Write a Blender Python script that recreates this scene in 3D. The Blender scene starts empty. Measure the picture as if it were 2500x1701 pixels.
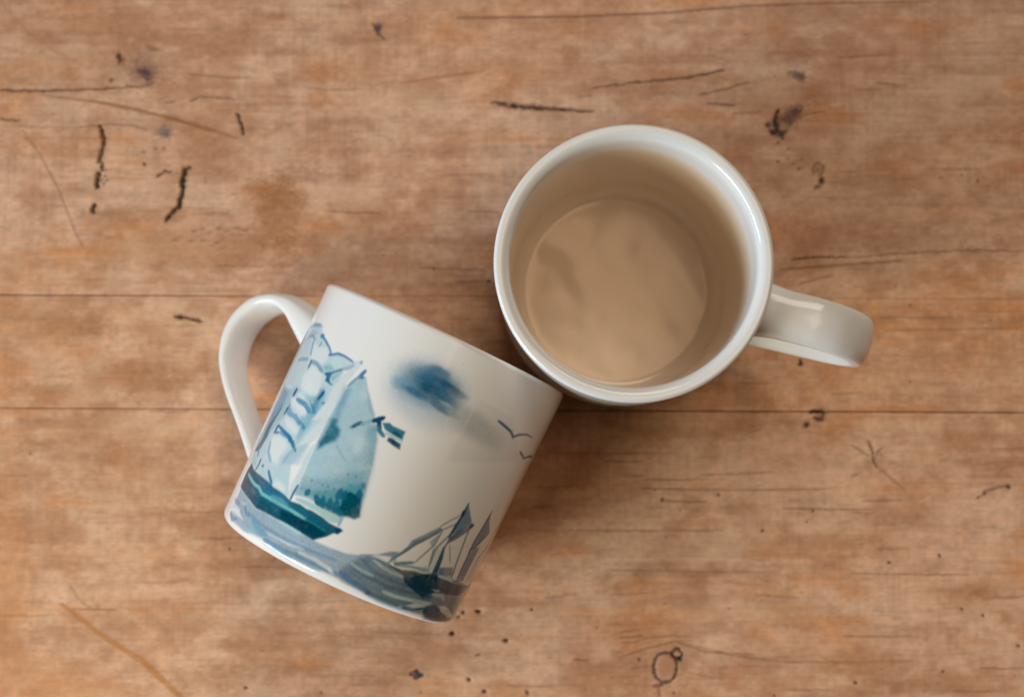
import bpy, bmesh, math, random
import numpy as np
from mathutils import Matrix, Vector
CM = 0.01                                    # the data below is in centimetres, the scene in metres
sc = bpy.context.scene
col = sc.collection

# ------------------------------------------------------------------ camera
cam_d = bpy.data.cameras.new('camera'); cam = bpy.data.objects.new('camera', cam_d); col.objects.link(cam)
cam.location = (0, 0, 53.2127*CM)
tx, ty = 0.0714, 0.0011
cam.rotation_euler = (Matrix.Rotation(tx, 3, 'X') @ Matrix.Rotation(ty, 3, 'Y')).to_euler()
cam_d.sensor_width = 36.0; cam_d.lens = 3801.5/2500*36
cam_d.clip_start = 0.01; cam_d.clip_end = 50
cam_d.dof.use_dof = True; cam_d.dof.focus_distance = 46.8*CM; cam_d.dof.aperture_fstop = 7.0
cam_d.dof.aperture_blades = 7
sc.camera = cam

# ------------------------------------------------------------------ world and light
w = bpy.data.worlds.new('World'); sc.world = w; w.use_nodes = True
bg = w.node_tree.nodes['Background']; bg.inputs[0].default_value = (1.0, 0.66, 0.42, 1); bg.inputs[1].default_value = 0.015
def area(name, loc, target, sx, sy, power, color):
    d = bpy.data.lights.new(name, 'AREA'); d.shape = 'RECTANGLE'; d.size = sx; d.size_y = sy; d.energy = power; d.color = color
    o = bpy.data.objects.new(name, d); col.objects.link(o); o.location = loc
    o.rotation_euler = (Vector(target)-Vector(loc)).to_track_quat('-Z', 'Y').to_euler(); return o
def polar(az, el, r):
    p, q = math.radians(az), math.radians(el); return (r*math.cos(q)*math.cos(p), r*math.cos(q)*math.sin(p), r*math.sin(q))
area('window_left', polar(201, 20, 2.0), (0, 0, 0), 1.35, 0.5, 36.0, (0.51, 0.70, 0.93))
area('lamp_left', (-0.55, -0.42, 0.40), (0, 0, 0), 0.26, 0.26, 3.0, (1.0, 0.90, 0.62))
area('window_far', polar(73, 48, 2.2), (0, 0, 0), 1.3, 1.0, 19.5, (1.0, 0.91, 0.78))
area('room_light', polar(25, 74, 1.7), (0, 0, 0), 0.6, 0.6, 2.8, (1.0, 0.66, 0.38))
sc.view_settings.view_transform = 'Standard'; sc.view_settings.look = 'None'
sc.view_settings.exposure = 0.0; sc.view_settings.gamma = 1.0
sc.render.engine = 'CYCLES'
try: sc.cycles.use_denoising = True; sc.cycles.max_bounces = 12; sc.cycles.diffuse_bounces = 8
except Exception: pass

# ------------------------------------------------------------------ drawing data
# mug decoration: (kind, set, colour, opacity, softness or width, grain, points); points are (arc length from the handle, height) on the unrolled wall
# table marks: (kind, colour, opacity, width, grain, points, depth in mm); points are (along, across) the planks
PRINT=[
('B','C',(0.5245,0.5867,0.6395),0.6,0,0.15,[8.717,5.732,1.324,-0.059,-0.023,-0.526]),
('B','C',(0.4637,0.4943,0.4998),0.5,0,0.1,[9.453,6.129,1.58,-0.234,-0.09,-0.521]),
('B','C',(0.365,0.3999,0.4137),0.5,0,0.15,[10.58,5.987,1.26,-0.21,-0.112,-0.43]),
('B','C',(0.2002,0.3781,0.4998),0.75,0,0.22,[7.954,6.211,0.391,0.036,0.025,-0.251]),
('B','C',(0.1356,0.3073,0.4373),0.75,0,0.22,[8.633,6.709,0.624,0.006,0.003,-0.322]),
('B','C',(0.0479,0.1567,0.2603),0.7,0,0.22,[8.784,7.036,0.323,-0.014,-0.005,-0.103]),
('B','C',(0.2002,0.357,0.4742),0.6,0,0.1,[8.67,6.472,1.312,0.171,0.113,-0.864]),
('B','C',(0.0942,0.2286,0.3474),0.75,0,0.12,[8.732,6.502,1.028,0.099,0.061,-0.64]),
('B','C',(0.0363,0.1322,0.2345),0.75,0,0.15,[8.805,6.562,0.746,0.046,0.028,-0.458]),
('B','C',(0.0479,0.1441,0.2429),0.6,0,0.15,[9.267,6.297,0.53,-0.132,-0.071,-0.267]),
('B','C',(0.0479,0.1567,0.2603),0.6,0,0.15,[8.751,6.944,0.438,0.042,0.02,-0.206]),
('B','C',(0.0266,0.1209,0.2262),0.7,0,0.22,[8.806,6.613,0.532,0.051,0.024,-0.252]),
('B','C',(0.0084,0.0858,0.1732),0.9,0,0.22,[8.741,6.43,0.318,0.058,0.031,-0.169]),
('B','C',(0.0177,0.0951,0.1875),0.85,0,0.22,[9.192,6.72,0.494,-0.053,-0.013,-0.114]),
('B','C',(0.0277,0.1381,0.2515),0.75,0,0.22,[8.448,6.138,0.482,-0.022,-0.006,-0.137]),
('B','C',(0.0747,0.1698,0.2515),0.75,0,0.22,[9.24,6.03,0.443,-0.08,-0.019,-0.102]),
('B','C',(0.1504,0.213,0.2784),0.6,0,0.22,[9.548,6.632,0.413,0.005,0.001,-0.138]),
('B','C',(0.2797,0.2979,0.3422),0.45,0,0.22,[9.718,6.021,0.293,-0.021,-0.008,-0.092]),
('B','C',(0.0224,0.1154,0.2181),0.6,0,0.22,[8.967,6.384,0.367,-0.061,-0.015,-0.091]),
('B','C',(0.6524,0.6884,0.717),0.35,0,0.22,[9.412,6.212,0.285,-0.021,-0.005,-0.057]),
('L','C',(0.7037,0.696,0.6395),0.55,(0.032,0.032),0.15,[(10.212,6.779),(10.179,5.383),(10.152,4.736)]),
('P','C',(0.3255,0.3073,0.2784),0.12,0.078,0.25,[(10.246,6.769),(11.544,6.692),(12.905,5.628),(10.175,4.746),(10.202,5.393)]),
('L','C',(0.0688,0.1265,0.2345),0.95,(0.09,0.09),0.15,[(11.146,6.43),(11.548,6.355),(11.826,6.291),(12.026,6.165)]),
('L','C',(0.0688,0.1265,0.2345),0.95,(0.097,0.039),0.15,[(11.997,6.174),(12.236,6.323),(12.605,6.42),(13.12,6.413)]),
('L','C',(0.0852,0.1441,0.2345),0.95,(0.084,0.084),0.15,[(12.712,5.863),(13.195,5.732)]),
('L','C',(0.0852,0.1441,0.2345),0.95,(0.078,0.078),0.15,[(13.178,5.716),(13.477,5.829),(13.99,5.88)]),
('B','C',(0.4875,0.3467,0.3167),0.8,0,0.22,[9.301,7.46,0.025,0.012,0.012,-0.025]),
('P','S',(0.305,0.4125,0.5029),0.95,0.052,0.35,[(4.062,0.305),(3.808,0.743),(3.759,1.251),(4.711,1.116),(5.184,1.019),(5.642,1.057),(6.195,1.065),(6.621,1.05),(7.577,1.041),(8.024,1.059),(8.59,1.106),(8.989,1.225),(9.263,1.335),(9.876,1.315),(10.507,1.115),(11.783,1.217),(14.309,1.493),(13.807,0.455),(13.489,0.197),(12.118,0.093),(11.775,0.269),(10.834,0.173),(10.156,0.167),(9.675,0.238),(9.169,0.311),(8.89,0.346),(8.59,0.428),(8.01,0.277),(7.156,0.206),(6.486,0.22),(5.978,0.363),(5.098,0.237)]),
('P','S',(0.1215,0.1939,0.2603),0.75,0.116,0.6,[(8.634,0.589),(8.972,1.144),(9.417,1.403),(9.876,1.315),(10.507,1.115),(11.145,0.92),(11.907,1.04),(13.636,1.05),(13.807,0.455),(12.256,0.572),(11.011,0.289),(10.126,0.226),(9.63,0.289),(8.901,0.451)]),
('L','S',(0.1274,0.2542,0.402),0.75,(0.168,0.168),0.6,[(6.053,0.356),(6.858,0.352),(7.522,0.445),(8.32,0.449),(9.28,0.346)]),
('L','S',(0.1714,0.305,0.4678),0.7,(0.116,0.116),0.6,[(4.9,0.793),(5.837,0.685),(6.834,0.666),(7.653,0.727),(8.411,0.802)]),
('L','S',(0.0744,0.1664,0.2972),0.75,(0.168,0.168),0.5,[(8.698,0.538),(9.089,0.436),(9.648,0.337),(9.785,0.313)]),
('L','S',(0.0781,0.1413,0.2102),0.75,(0.142,0.142),0.5,[(9.664,0.303),(10.191,0.311),(10.767,0.293)]),
('L','S',(0.0781,0.1296,0.1875),0.6,(0.116,0.116),0.6,[(9.022,0.786),(9.571,0.746),(10.146,0.697),(10.749,0.753),(11.217,0.799)]),
('L','S',(0.1028,0.1599,0.2102),0.6,(0.103,0.103),0.6,[(9.095,1.14),(9.55,0.958),(9.99,0.918),(10.436,0.907),(10.904,0.906)]),
('L','S',(0.0401,0.098,0.1875),0.7,(0.078,0.078),0.15,[(9.663,0.263),(9.767,0.285)]),
('L','S',(0.6308,0.6654,0.6939),0.75,(0.116,0.116),0.3,[(7.314,0.527),(7.876,0.549),(8.321,0.502),(8.493,0.414)]),
('L','S',(0.552,0.6172,0.6867),0.6,(0.09,0.09),0.4,[(5.905,0.582),(6.874,0.594),(7.406,0.674)]),
('L','S',(0.4807,0.6301,0.6395),0.8,(0.103,0.103),0.3,[(10.106,0.521),(10.53,0.516),(11.339,0.599),(11.926,0.662)]),
('L','S',(0.5029,0.6445,0.61),0.75,(0.09,0.09),0.3,[(9.397,1.274),(9.786,1.157),(10.102,1.124),(10.469,1.101)]),
('L','S',(0.4591,0.6159,0.6395),0.6,(0.09,0.09),0.3,[(8.869,0.897),(9.246,0.826),(9.616,0.825)]),
('P','S',(0.5372,0.6888,0.6699),0.9,0.052,0.25,[(11.013,0.371),(11.36,0.564),(11.974,0.683),(11.758,0.512),(11.351,0.363)]),
('L','S',(0.0235,0.0715,0.1465),0.9,(0.09,0.065),0.15,[(10.99,0.283),(11.37,0.332),(11.785,0.472)]),
('P','S',(0.0306,0.0637,0.1282),0.95,0.039,0.35,[(11.741,0.364),(11.81,0.523),(12.171,0.681),(12.576,0.541),(13.752,0.348),(13.489,0.197),(12.626,0.131),(12.051,0.183)]),
('P','S',(0.5729,0.6888,0.6699),0.95,0.039,0.1,[(12.367,0.654),(12.748,0.709),(13.119,0.621),(13.699,0.401),(13.328,0.36),(12.699,0.494)]),
('P','S',(0.0542,0.0756,0.1465),0.9,0.039,0.25,[(13.1,0.682),(13.67,0.667),(13.745,0.465),(13.367,0.51)]),
('P','S',(0.6867,0.7379,0.7605),0.95,0.039,0.1,[(3.707,0.664),(3.862,0.78),(4.443,0.72),(4.44,0.65),(4.901,0.523),(4.358,0.503),(3.965,0.463)]),
('P','S',(0.4793,0.6038,0.7011),0.9,0.039,0.25,[(4.098,0.919),(4.618,0.991),(4.573,0.89)]),
('L','S',(0.15,0.2831,0.4452),0.85,(0.103,0.103),0.15,[(4.594,0.888),(4.869,0.736),(5.063,0.735)]),
('L','S',(0.1413,0.2705,0.4452),0.85,(0.103,0.103),0.15,[(3.816,0.478),(4.185,0.313),(4.449,0.426)]),
('L','S',(0.1559,0.3278,0.4564),0.7,(0.194,0.194),0.5,[(5.286,0.68),(5.764,0.527),(6.054,0.514)]),
('L','S',(0.2086,0.305,0.5149),0.7,(0.116,0.116),0.15,[(3.666,0.866),(4.186,0.855),(3.939,0.843)]),
('P','A',(0.4698,0.6172,0.6713),0.9,0.078,0.3,[(2.779,6.687),(4.185,6.791),(4.552,6.516),(5.354,6.129),(5.719,6.211),(6.309,6.148),(6.105,5.813),(6.203,5.204),(6.217,3.755),(6.042,3.259),(5.792,2.65),(6.226,1.756),(4.206,1.928),(3.624,2.078),(3.449,1.971),(3.299,2.283),(3.229,3.455),(3.053,4.697)]),
('P','A',(0.2689,0.4564,0.5521),0.7,0.129,0.6,[(3.053,4.697),(4.709,4.767),(4.663,4.09),(4.466,3.776),(4.013,3.055),(3.536,2.376),(3.244,2.597),(3.318,3.573)]),
('P','A',(0.216,0.4342,0.5275),0.75,0.142,0.6,[(5.116,4.655),(5.888,5.0),(5.969,4.514),(5.769,3.753),(5.614,3.267),(5.267,3.922),(5.438,4.411)]),
('P','A',(0.3661,0.5271,0.6167),0.6,0.103,0.5,[(5.347,2.741),(5.808,3.339),(6.123,3.376),(6.066,2.758),(5.394,2.501)]),
('B','A',(0.2021,0.3712,0.5397),0.75,0,0.22,[3.931,6.699,0.42,0.052,0.073,-0.069]),
('B','A',(0.2853,0.4678,0.5969),0.6,0,0.22,[3.796,6.386,0.381,0.191,0.235,-0.059]),
('L','A',(0.1823,0.3419,0.5035),0.756,(0.101,0.101),0.15,[(3.317,6.571),(3.596,6.694),(4.138,6.757)]),
('L','A',(0.1954,0.3419,0.4687),0.918,(0.076,0.076),0.15,[(3.374,6.079),(3.615,6.274),(3.879,6.366),(4.227,6.284)]),
('P','A',(0.6308,0.6939,0.7157),0.95,0.052,0.08,[(6.342,6.127),(6.58,6.204),(6.414,5.572),(6.414,5.179),(6.396,5.194),(6.356,4.409),(6.312,3.879),(6.24,3.645),(5.71,3.199),(5.842,3.643),(5.976,3.968),(6.132,4.251),(5.771,4.072),(5.837,4.293),(6.003,4.819),(5.995,5.206),(6.11,5.661)]),
('P','A',(0.5578,0.6724,0.6925),0.9,0.052,0.1,[(6.306,3.57),(6.325,2.865),(6.137,2.787),(6.115,2.964),(6.194,3.439)]),
('P','A',(0.5516,0.6654,0.6997),0.85,0.052,0.1,[(6.159,3.106),(6.33,3.176),(6.357,2.423),(6.316,2.066),(6.286,1.799),(6.141,1.788),(6.096,2.144),(6.149,2.591)]),
('P','A',(0.3758,0.5333,0.5969),0.95,0.045,0.3,[(6.713,5.89),(6.896,5.941),(7.2,5.533),(7.518,5.168),(7.63,5.049),(7.996,4.459),(8.215,3.722),(8.224,3.688),(8.51,2.211),(8.39,2.074),(8.076,2.023),(7.304,2.028),(6.821,2.026),(6.358,1.923),(6.357,2.423),(6.33,3.176),(6.306,3.536),(6.312,4.306),(6.436,5.124),(6.452,5.434)]),
('P','A',(0.3471,0.5271,0.5904),0.6,0.142,0.4,[(6.574,4.754),(6.43,5.293),(6.397,4.852),(6.371,4.364),(6.801,4.34),(7.243,4.704),(7.479,4.946),(7.525,5.137),(7.172,4.842)]),
('P','A',(0.1519,0.3231,0.4574),0.7,0.155,0.4,[(6.358,5.418),(6.374,4.963),(6.422,4.453),(6.663,4.451),(6.679,4.883),(6.618,5.421)]),
('P','A',(0.1298,0.2874,0.4034),0.65,0.142,0.4,[(7.574,4.719),(7.868,4.653),(8.01,4.449),(8.215,3.722),(7.993,3.617),(7.881,4.237),(7.619,4.453)]),
('P','A',(0.1759,0.3515,0.4574),0.6,0.116,0.4,[(7.089,5.57),(7.214,5.54),(7.526,5.171),(7.63,5.049),(7.466,5.042),(7.283,5.265)]),
('B','A',(0.5156,0.6584,0.6997),0.7,0,0.22,[7.555,4.085,0.173,0.017,0.031,-0.303]),
('B','A',(0.4698,0.6105,0.6574),0.6,0,0.22,[7.05,5.433,0.175,0.045,0.072,-0.236]),
('B','A',(0.4588,0.6038,0.6505),0.6,0,0.22,[7.371,4.17,0.183,0.212,0.148,-0.116]),
('B','A',(0.4058,0.5395,0.6167),0.6,0,0.22,[6.997,3.409,0.163,0.154,0.131,-0.116]),
('P','A',(0.2689,0.4342,0.5035),0.6,0.181,0.4,[(7.631,4.711),(7.896,4.666),(7.996,4.442),(8.215,3.722),(7.398,3.34),(7.692,3.811),(7.783,4.191)]),
('P','A',(0.1519,0.3231,0.4139),0.65,0.233,0.5,[(6.41,2.471),(7.314,2.925),(7.713,3.363),(8.257,3.619),(8.345,2.871),(8.503,2.224),(8.076,2.023),(7.304,2.028),(6.814,2.039),(6.393,2.006)]),
('P','A',(0.0565,0.2705,0.3378),0.75,0.168,0.6,[(6.747,2.161),(7.175,2.49),(7.609,2.692),(7.824,2.961),(8.269,3.171),(8.371,2.782),(8.005,2.24),(7.73,2.027),(7.311,2.015)]),
('P','A',(0.0,0.0723,0.1098),0.92,0.052,0.45,[(7.805,2.649),(7.938,2.763),(8.097,2.754),(8.22,2.779),(8.303,2.818),(8.517,2.214),(8.403,2.083),(8.221,2.075),(8.042,2.023),(7.8,2.026),(7.717,2.054),(7.846,2.283),(7.801,2.48)]),
('B','A',(0.0296,0.15,0.2379),0.7,0,0.22,[8.205,3.057,0.091,0.009,0.012,-0.121]),
('L','A',(0.0059,0.1221,0.2021),0.81,(0.151,0.218),0.4,[(7.273,2.266),(7.369,2.025)]),
('L','A',(0.0059,0.1221,0.2021),0.81,(0.151,0.218),0.4,[(7.043,2.194),(7.225,2.042)]),
('L','A',(0.0059,0.1221,0.2021),0.81,(0.151,0.218),0.4,[(7.503,2.306),(7.576,2.055)]),
('L','A',(0.0059,0.1221,0.2021),0.81,(0.151,0.218),0.4,[(7.715,2.338),(7.745,2.067)]),
('L','A',(0.0059,0.1221,0.2021),0.81,(0.151,0.218),0.4,[(7.672,2.688),(7.675,2.437)]),
('L','A',(0.0059,0.1221,0.2021),0.81,(0.151,0.218),0.4,[(7.819,2.69),(7.815,2.486)]),
('L','A',(0.0059,0.1221,0.2021),0.81,(0.151,0.218),0.4,[(6.772,2.257),(6.732,2.134)]),
('L','A',(0.0059,0.1221,0.2021),0.81,(0.151,0.218),0.4,[(8.182,2.894),(8.234,2.751)]),
('L','A',(0.0091,0.1274,0.209),0.756,(0.202,0.202),0.5,[(7.152,2.042),(7.512,2.042),(7.835,2.06),(8.035,2.037)]),
('B','A',(0.0592,0.2307,0.2937),0.7,0,0.22,[7.264,2.599,0.038,0.018,0.024,-0.046]),
('B','A',(0.0592,0.2307,0.2937),0.7,0,0.22,[7.477,2.622,0.037,0.017,0.023,-0.046]),
('B','A',(0.0592,0.2307,0.2937),0.7,0,0.22,[6.701,2.543,0.041,0.018,0.026,-0.046]),
('B','A',(0.0592,0.2307,0.2937),0.7,0,0.22,[6.504,2.203,0.042,0.018,0.026,-0.046]),
('B','A',(0.0592,0.2307,0.2937),0.7,0,0.22,[7.876,2.926,0.036,0.017,0.023,-0.046]),
('B','A',(0.0592,0.2307,0.2937),0.7,0,0.22,[7.653,3.167,0.037,0.017,0.023,-0.046]),
('B','A',(0.0592,0.2307,0.2937),0.7,0,0.22,[7.095,2.572,0.039,0.018,0.024,-0.046]),
('B','A',(0.0592,0.2307,0.2937),0.7,0,0.22,[7.083,2.313,0.039,0.018,0.024,-0.046]),
('B','A',(0.0592,0.2307,0.2937),0.7,0,0.22,[7.269,2.449,0.038,0.018,0.024,-0.046]),
('B','A',(0.0592,0.2307,0.2937),0.7,0,0.22,[7.905,3.218,0.036,0.017,0.023,-0.046]),
('P','A',(0.0228,0.162,0.2379),0.9,0.116,0.5,[(6.481,4.477),(6.648,4.462),(6.701,4.331),(6.877,4.237),(6.927,4.055),(6.878,3.864),(6.645,3.653),(6.534,3.495),(6.423,3.406),(6.349,3.639),(6.395,3.879),(6.426,4.182),(6.396,4.34)]),
('B','A',(0.0082,0.1119,0.1823),0.7,0,0.22,[6.589,3.824,0.095,0.182,0.113,-0.043]),
('B','A',(0.0296,0.1878,0.2853),0.6,0,0.22,[6.559,4.373,0.096,0.04,0.046,-0.083]),
('L','A',(0.1195,0.2623,0.3729),0.8640000000000001,(0.084,0.084),0.15,[(7.105,4.405),(7.277,4.567),(7.475,4.741),(7.662,4.895)]),
('L','A',(0.0197,0.107,0.2232),0.918,(0.118,0.118),0.15,[(7.165,4.466),(7.263,4.594),(7.366,4.692)]),
('L','A',(0.277,0.491,0.5275),0.756,(0.101,0.101),0.15,[(7.383,4.641),(7.497,4.768),(7.641,4.902)]),
('L','A',(0.1759,0.305,0.4192),0.648,(0.067,0.067),0.15,[(7.416,4.647),(7.466,4.653)]),
('L','A',(0.0066,0.0482,0.1519),1,(0.143,0.143),0.15,[(7.663,4.875),(7.79,4.988),(7.911,5.095)]),
('L','A',(0.0066,0.0685,0.1519),1,(0.143,0.151),0.15,[(7.784,5.002),(7.878,4.826),(7.965,4.681)]),
('B','A',(0.1098,0.2961,0.3631),0.6,0,0.22,[7.841,4.708,0.126,0.059,0.06,-0.124]),
('L','A',(0.0395,0.1946,0.2937),0.918,(0.134,0.134),0.15,[(7.952,4.692),(8.137,4.61)]),
('P','A',(0.0353,0.1746,0.2531),0.92,0.039,0.2,[(7.915,4.945),(8.124,5.043),(8.247,5.0),(8.657,5.008),(8.683,4.741),(8.297,4.753),(8.078,4.785)]),
('P','A',(0.0066,0.0844,0.1462),0.95,0.039,0.2,[(8.287,4.774),(8.355,4.915),(8.532,4.864),(8.683,4.758),(8.505,4.742)]),
('L','A',(0.3287,0.552,0.5397),0.8640000000000001,(0.071,0.071),0.15,[(8.149,4.709),(8.385,4.71),(8.682,4.707)]),
('P','A',(0.0034,0.0648,0.1298),0.97,0.039,0.15,[(8.269,4.529),(8.267,4.638),(8.378,4.673),(8.687,4.617),(8.73,4.448),(8.5,4.47)]),
('L','A',(0.2454,0.402,0.4744),0.54,(0.067,0.067),0.15,[(6.958,3.764),(7.179,3.626),(7.388,3.502)]),
('P','A',(0.6867,0.7379,0.7454),0.92,0.116,0.1,[(4.226,6.204),(4.669,6.138),(5.018,6.243),(5.277,6.089),(5.326,5.878),(5.19,5.698),(4.868,5.696),(4.586,5.679),(4.28,5.789),(4.203,6.04)]),
('P','A',(0.6867,0.7379,0.7454),0.92,0.116,0.1,[(4.775,5.584),(5.048,5.553),(5.339,5.5),(5.481,5.302),(5.536,5.009),(5.631,4.834),(5.256,4.71),(4.701,4.83),(4.45,5.12),(4.605,5.367)]),
('P','A',(0.6867,0.7379,0.7454),0.92,0.116,0.1,[(4.545,4.936),(5.424,5.185),(5.524,5.045),(5.454,4.892),(5.049,4.739),(4.683,4.795)]),
('P','A',(0.6867,0.7379,0.7454),0.92,0.116,0.1,[(4.377,4.405),(4.675,4.513),(4.944,4.395),(5.322,4.425),(5.486,4.272),(5.462,4.091),(5.215,4.061),(4.875,4.149),(4.552,4.166)]),
('P','A',(0.6867,0.7379,0.7454),0.92,0.116,0.1,[(4.526,3.792),(4.738,3.866),(5.129,3.774),(5.454,3.743),(5.502,3.605),(5.407,3.486),(5.123,3.495),(4.771,3.614)]),
('P','A',(0.6867,0.7379,0.7454),0.92,0.116,0.1,[(4.319,3.108),(4.638,3.245),(5.116,3.215),(5.356,3.123),(5.308,2.9),(5.194,2.688),(5.264,2.455),(4.979,2.444),(4.53,2.482),(4.325,2.812)]),
('P','A',(0.6867,0.7379,0.7454),0.92,0.116,0.1,[(3.456,4.63),(3.808,4.734),(4.187,4.715),(4.219,4.652),(3.705,4.575)]),
('P','A',(0.6867,0.7379,0.7454),0.92,0.116,0.1,[(4.579,4.611),(4.786,4.647),(5.08,4.592),(5.019,4.522),(4.662,4.562)]),
('P','A',(0.6867,0.7379,0.7454),0.92,0.116,0.1,[(5.424,2.069),(5.731,2.065),(5.979,2.01),(6.038,1.847),(5.792,1.833),(5.461,1.876)]),
('P','A',(0.5395,0.6724,0.6997),0.85,0.065,0.1,[(5.446,6.036),(5.878,6.18),(6.249,6.143),(6.053,5.898),(5.728,5.73),(5.513,5.797)]),
('P','A',(0.4161,0.6308,0.6437),0.92,0.039,0.1,[(4.425,2.109),(4.713,2.158),(4.99,2.072),(5.151,1.989),(5.319,1.867),(5.069,1.909),(4.734,1.956)]),
('P','A',(0.3661,0.5647,0.5775),0.9,0.039,0.1,[(3.493,2.285),(3.852,2.319),(4.014,2.214),(4.157,2.021),(3.727,2.099)]),
('P','A',(0.1098,0.2542,0.3931),0.65,0.116,0.4,[(3.317,4.613),(3.392,4.138),(3.443,3.376),(3.538,2.928),(3.89,3.064),(3.994,3.58),(4.091,4.095),(4.031,4.508)]),
('P','A',(0.0833,0.2542,0.3931),0.75,0.103,0.4,[(5.554,5.037),(5.713,5.126),(5.762,4.73),(5.791,4.328),(5.531,4.46),(5.548,4.794)]),
('L','A',(0.1005,0.2705,0.4354),0.8640000000000001,(0.151,0.151),0.3,[(4.74,4.443),(5.279,4.411),(5.577,4.269)]),
('L','A',(0.1146,0.2961,0.4687),0.8640000000000001,(0.151,0.151),0.3,[(4.545,3.954),(5.065,3.962),(5.383,3.84)]),
('L','A',(0.1146,0.2961,0.4574),0.81,(0.151,0.151),0.3,[(4.683,3.345),(5.153,3.349),(5.411,3.229)]),
('L','A',(0.1462,0.3231,0.4801),0.648,(0.134,0.134),0.3,[(4.855,2.439),(4.506,2.65),(4.361,2.926)]),
('L','A',(0.1298,0.314,0.4687),0.81,(0.134,0.134),0.3,[(4.534,5.658),(4.936,5.653),(5.329,5.514)]),
('L','A',(0.1636,0.3419,0.4917),0.756,(0.134,0.134),0.3,[(3.602,5.502),(3.979,5.593),(4.317,5.646)]),
('L','A',(0.1759,0.3515,0.5035),0.756,(0.118,0.118),0.3,[(4.156,6.227),(4.254,6.032),(4.378,5.809)]),
('L','A',(0.1462,0.3325,0.4801),0.756,(0.151,0.151),0.3,[(4.493,4.187),(4.548,4.06),(4.742,4.007)]),
('P','A',(0.0176,0.1441,0.2689),0.95,0.039,0.2,[(5.403,5.502),(5.558,5.587),(5.85,5.721),(5.743,5.528),(5.75,5.41),(5.824,5.333),(5.961,5.313),(5.892,5.262),(5.709,5.292),(5.612,5.294),(5.565,5.434)]),
('L','A',(0.1005,0.2705,0.4034),0.918,(0.084,0.084),0.15,[(5.696,5.599),(5.888,5.734),(6.061,5.849)]),
('L','A',(0.3565,0.4678,0.6034),0.918,(0.118,0.118),0.15,[(6.061,5.849),(6.229,5.963),(6.337,6.082)]),
('P','A',(0.216,0.4452,0.5154),0.7,0.078,0.25,[(5.212,5.669),(5.493,5.826),(5.804,5.722),(5.445,5.533)]),
('P','A',(0.1759,0.402,0.4917),0.7,0.078,0.25,[(5.723,5.487),(6.087,5.807),(5.889,5.373)]),
('L','A',(0.1146,0.2789,0.4246),0.9720000000000001,(0.101,0.067),0.15,[(4.507,6.489),(4.886,6.366),(5.158,6.246),(5.353,6.112)]),
('L','A',(0.0513,0.2307,0.3758),0.9720000000000001,(0.151,0.151),0.15,[(4.477,6.483),(4.639,6.462)]),
('L','A',(0.1146,0.2705,0.4139),0.9720000000000001,(0.101,0.059),0.15,[(5.303,6.053),(5.612,6.193),(5.879,6.214),(6.138,6.187),(6.304,6.155)]),
('B','A',(0.0916,0.2384,0.3931),0.9,0,0.22,[5.32,6.067,0.075,0.023,0.036,-0.05]),
('L','A',(0.1823,0.3613,0.5035),0.8640000000000001,(0.101,0.101),0.15,[(4.652,6.283),(4.649,6.159)]),
('L','A',(0.0395,0.1946,0.3378),0.9720000000000001,(0.101,0.101),0.15,[(4.592,5.654),(4.578,5.431)]),
('B','A',(0.1325,0.2542,0.4574),0.9,0,0.22,[6.541,6.256,0.061,0.004,0.007,-0.065]),
('L','A',(0.4811,0.6172,0.7141),0.648,(0.084,0.084),0.15,[(6.533,6.253),(6.313,6.141)]),
('L','A',(0.0565,0.2159,0.3661),0.9720000000000001,(0.118,0.118),0.15,[(6.787,6.092),(6.697,5.866),(6.804,5.882)]),
('L','A',(0.1519,0.305,0.4463),0.8640000000000001,(0.092,0.092),0.15,[(6.685,5.87),(6.574,5.679),(6.469,5.475)]),
('L','A',(0.0144,0.117,0.2689),1,(0.134,0.134),0.15,[(4.478,4.718),(4.476,4.604),(4.442,4.49)]),
('L','A',(0.0091,0.1022,0.1954),1,(0.118,0.067),0.15,[(4.468,4.084),(4.441,3.963),(4.419,3.849)]),
('L','A',(0.0197,0.1274,0.2853),1,(0.118,0.118),0.15,[(4.386,3.493),(4.359,3.364),(4.349,3.235)]),
('L','A',(0.0296,0.162,0.3197),0.9720000000000001,(0.084,0.151),0.15,[(4.393,3.487),(4.778,3.424),(5.176,3.356),(5.381,3.27)]),
('P','A',(0.0278,0.2016,0.3378),0.95,0.039,0.2,[(5.306,3.279),(5.465,3.334),(5.75,3.086),(5.727,3.031),(5.451,3.139)]),
('L','A',(0.0296,0.1559,0.3109),0.8640000000000001,(0.076,0.076),0.15,[(4.364,3.251),(4.615,3.305)]),
('P','A',(0.0464,0.2623,0.3856),0.9,0.052,0.3,[(5.353,4.582),(5.679,4.46),(5.838,4.328),(5.677,4.249),(5.56,4.418)]),
('P','A',(0.0464,0.2623,0.3565),0.9,0.052,0.3,[(5.245,3.932),(5.488,3.91),(5.695,3.846),(5.668,3.725),(5.525,3.734),(5.497,3.827)]),
('L','A',(0.0133,0.1119,0.2531),1,(0.134,0.084),0.15,[(5.748,5.001),(5.707,4.848),(5.65,4.725)]),
('B','A',(0.0916,0.2623,0.3729),0.85,0,0.22,[5.91,4.698,0.064,0.05,0.052,-0.039]),
('P','A',(0.044,0.1384,0.216),0.85,0.045,0.25,[(4.033,4.066),(3.614,3.296),(3.62,2.889),(3.346,2.415),(3.726,2.447),(3.887,2.993),(3.923,3.336),(4.087,3.971)]),
('L','A',(0.0278,0.1119,0.216),0.8640000000000001,(0.084,0.084),0.15,[(3.956,3.131),(3.88,2.815),(3.8,2.515),(3.924,2.347)]),
('L','A',(0.2379,0.3712,0.4574),0.756,(0.076,0.076),0.15,[(3.897,4.234),(3.729,4.045),(3.617,3.867)]),
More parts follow.
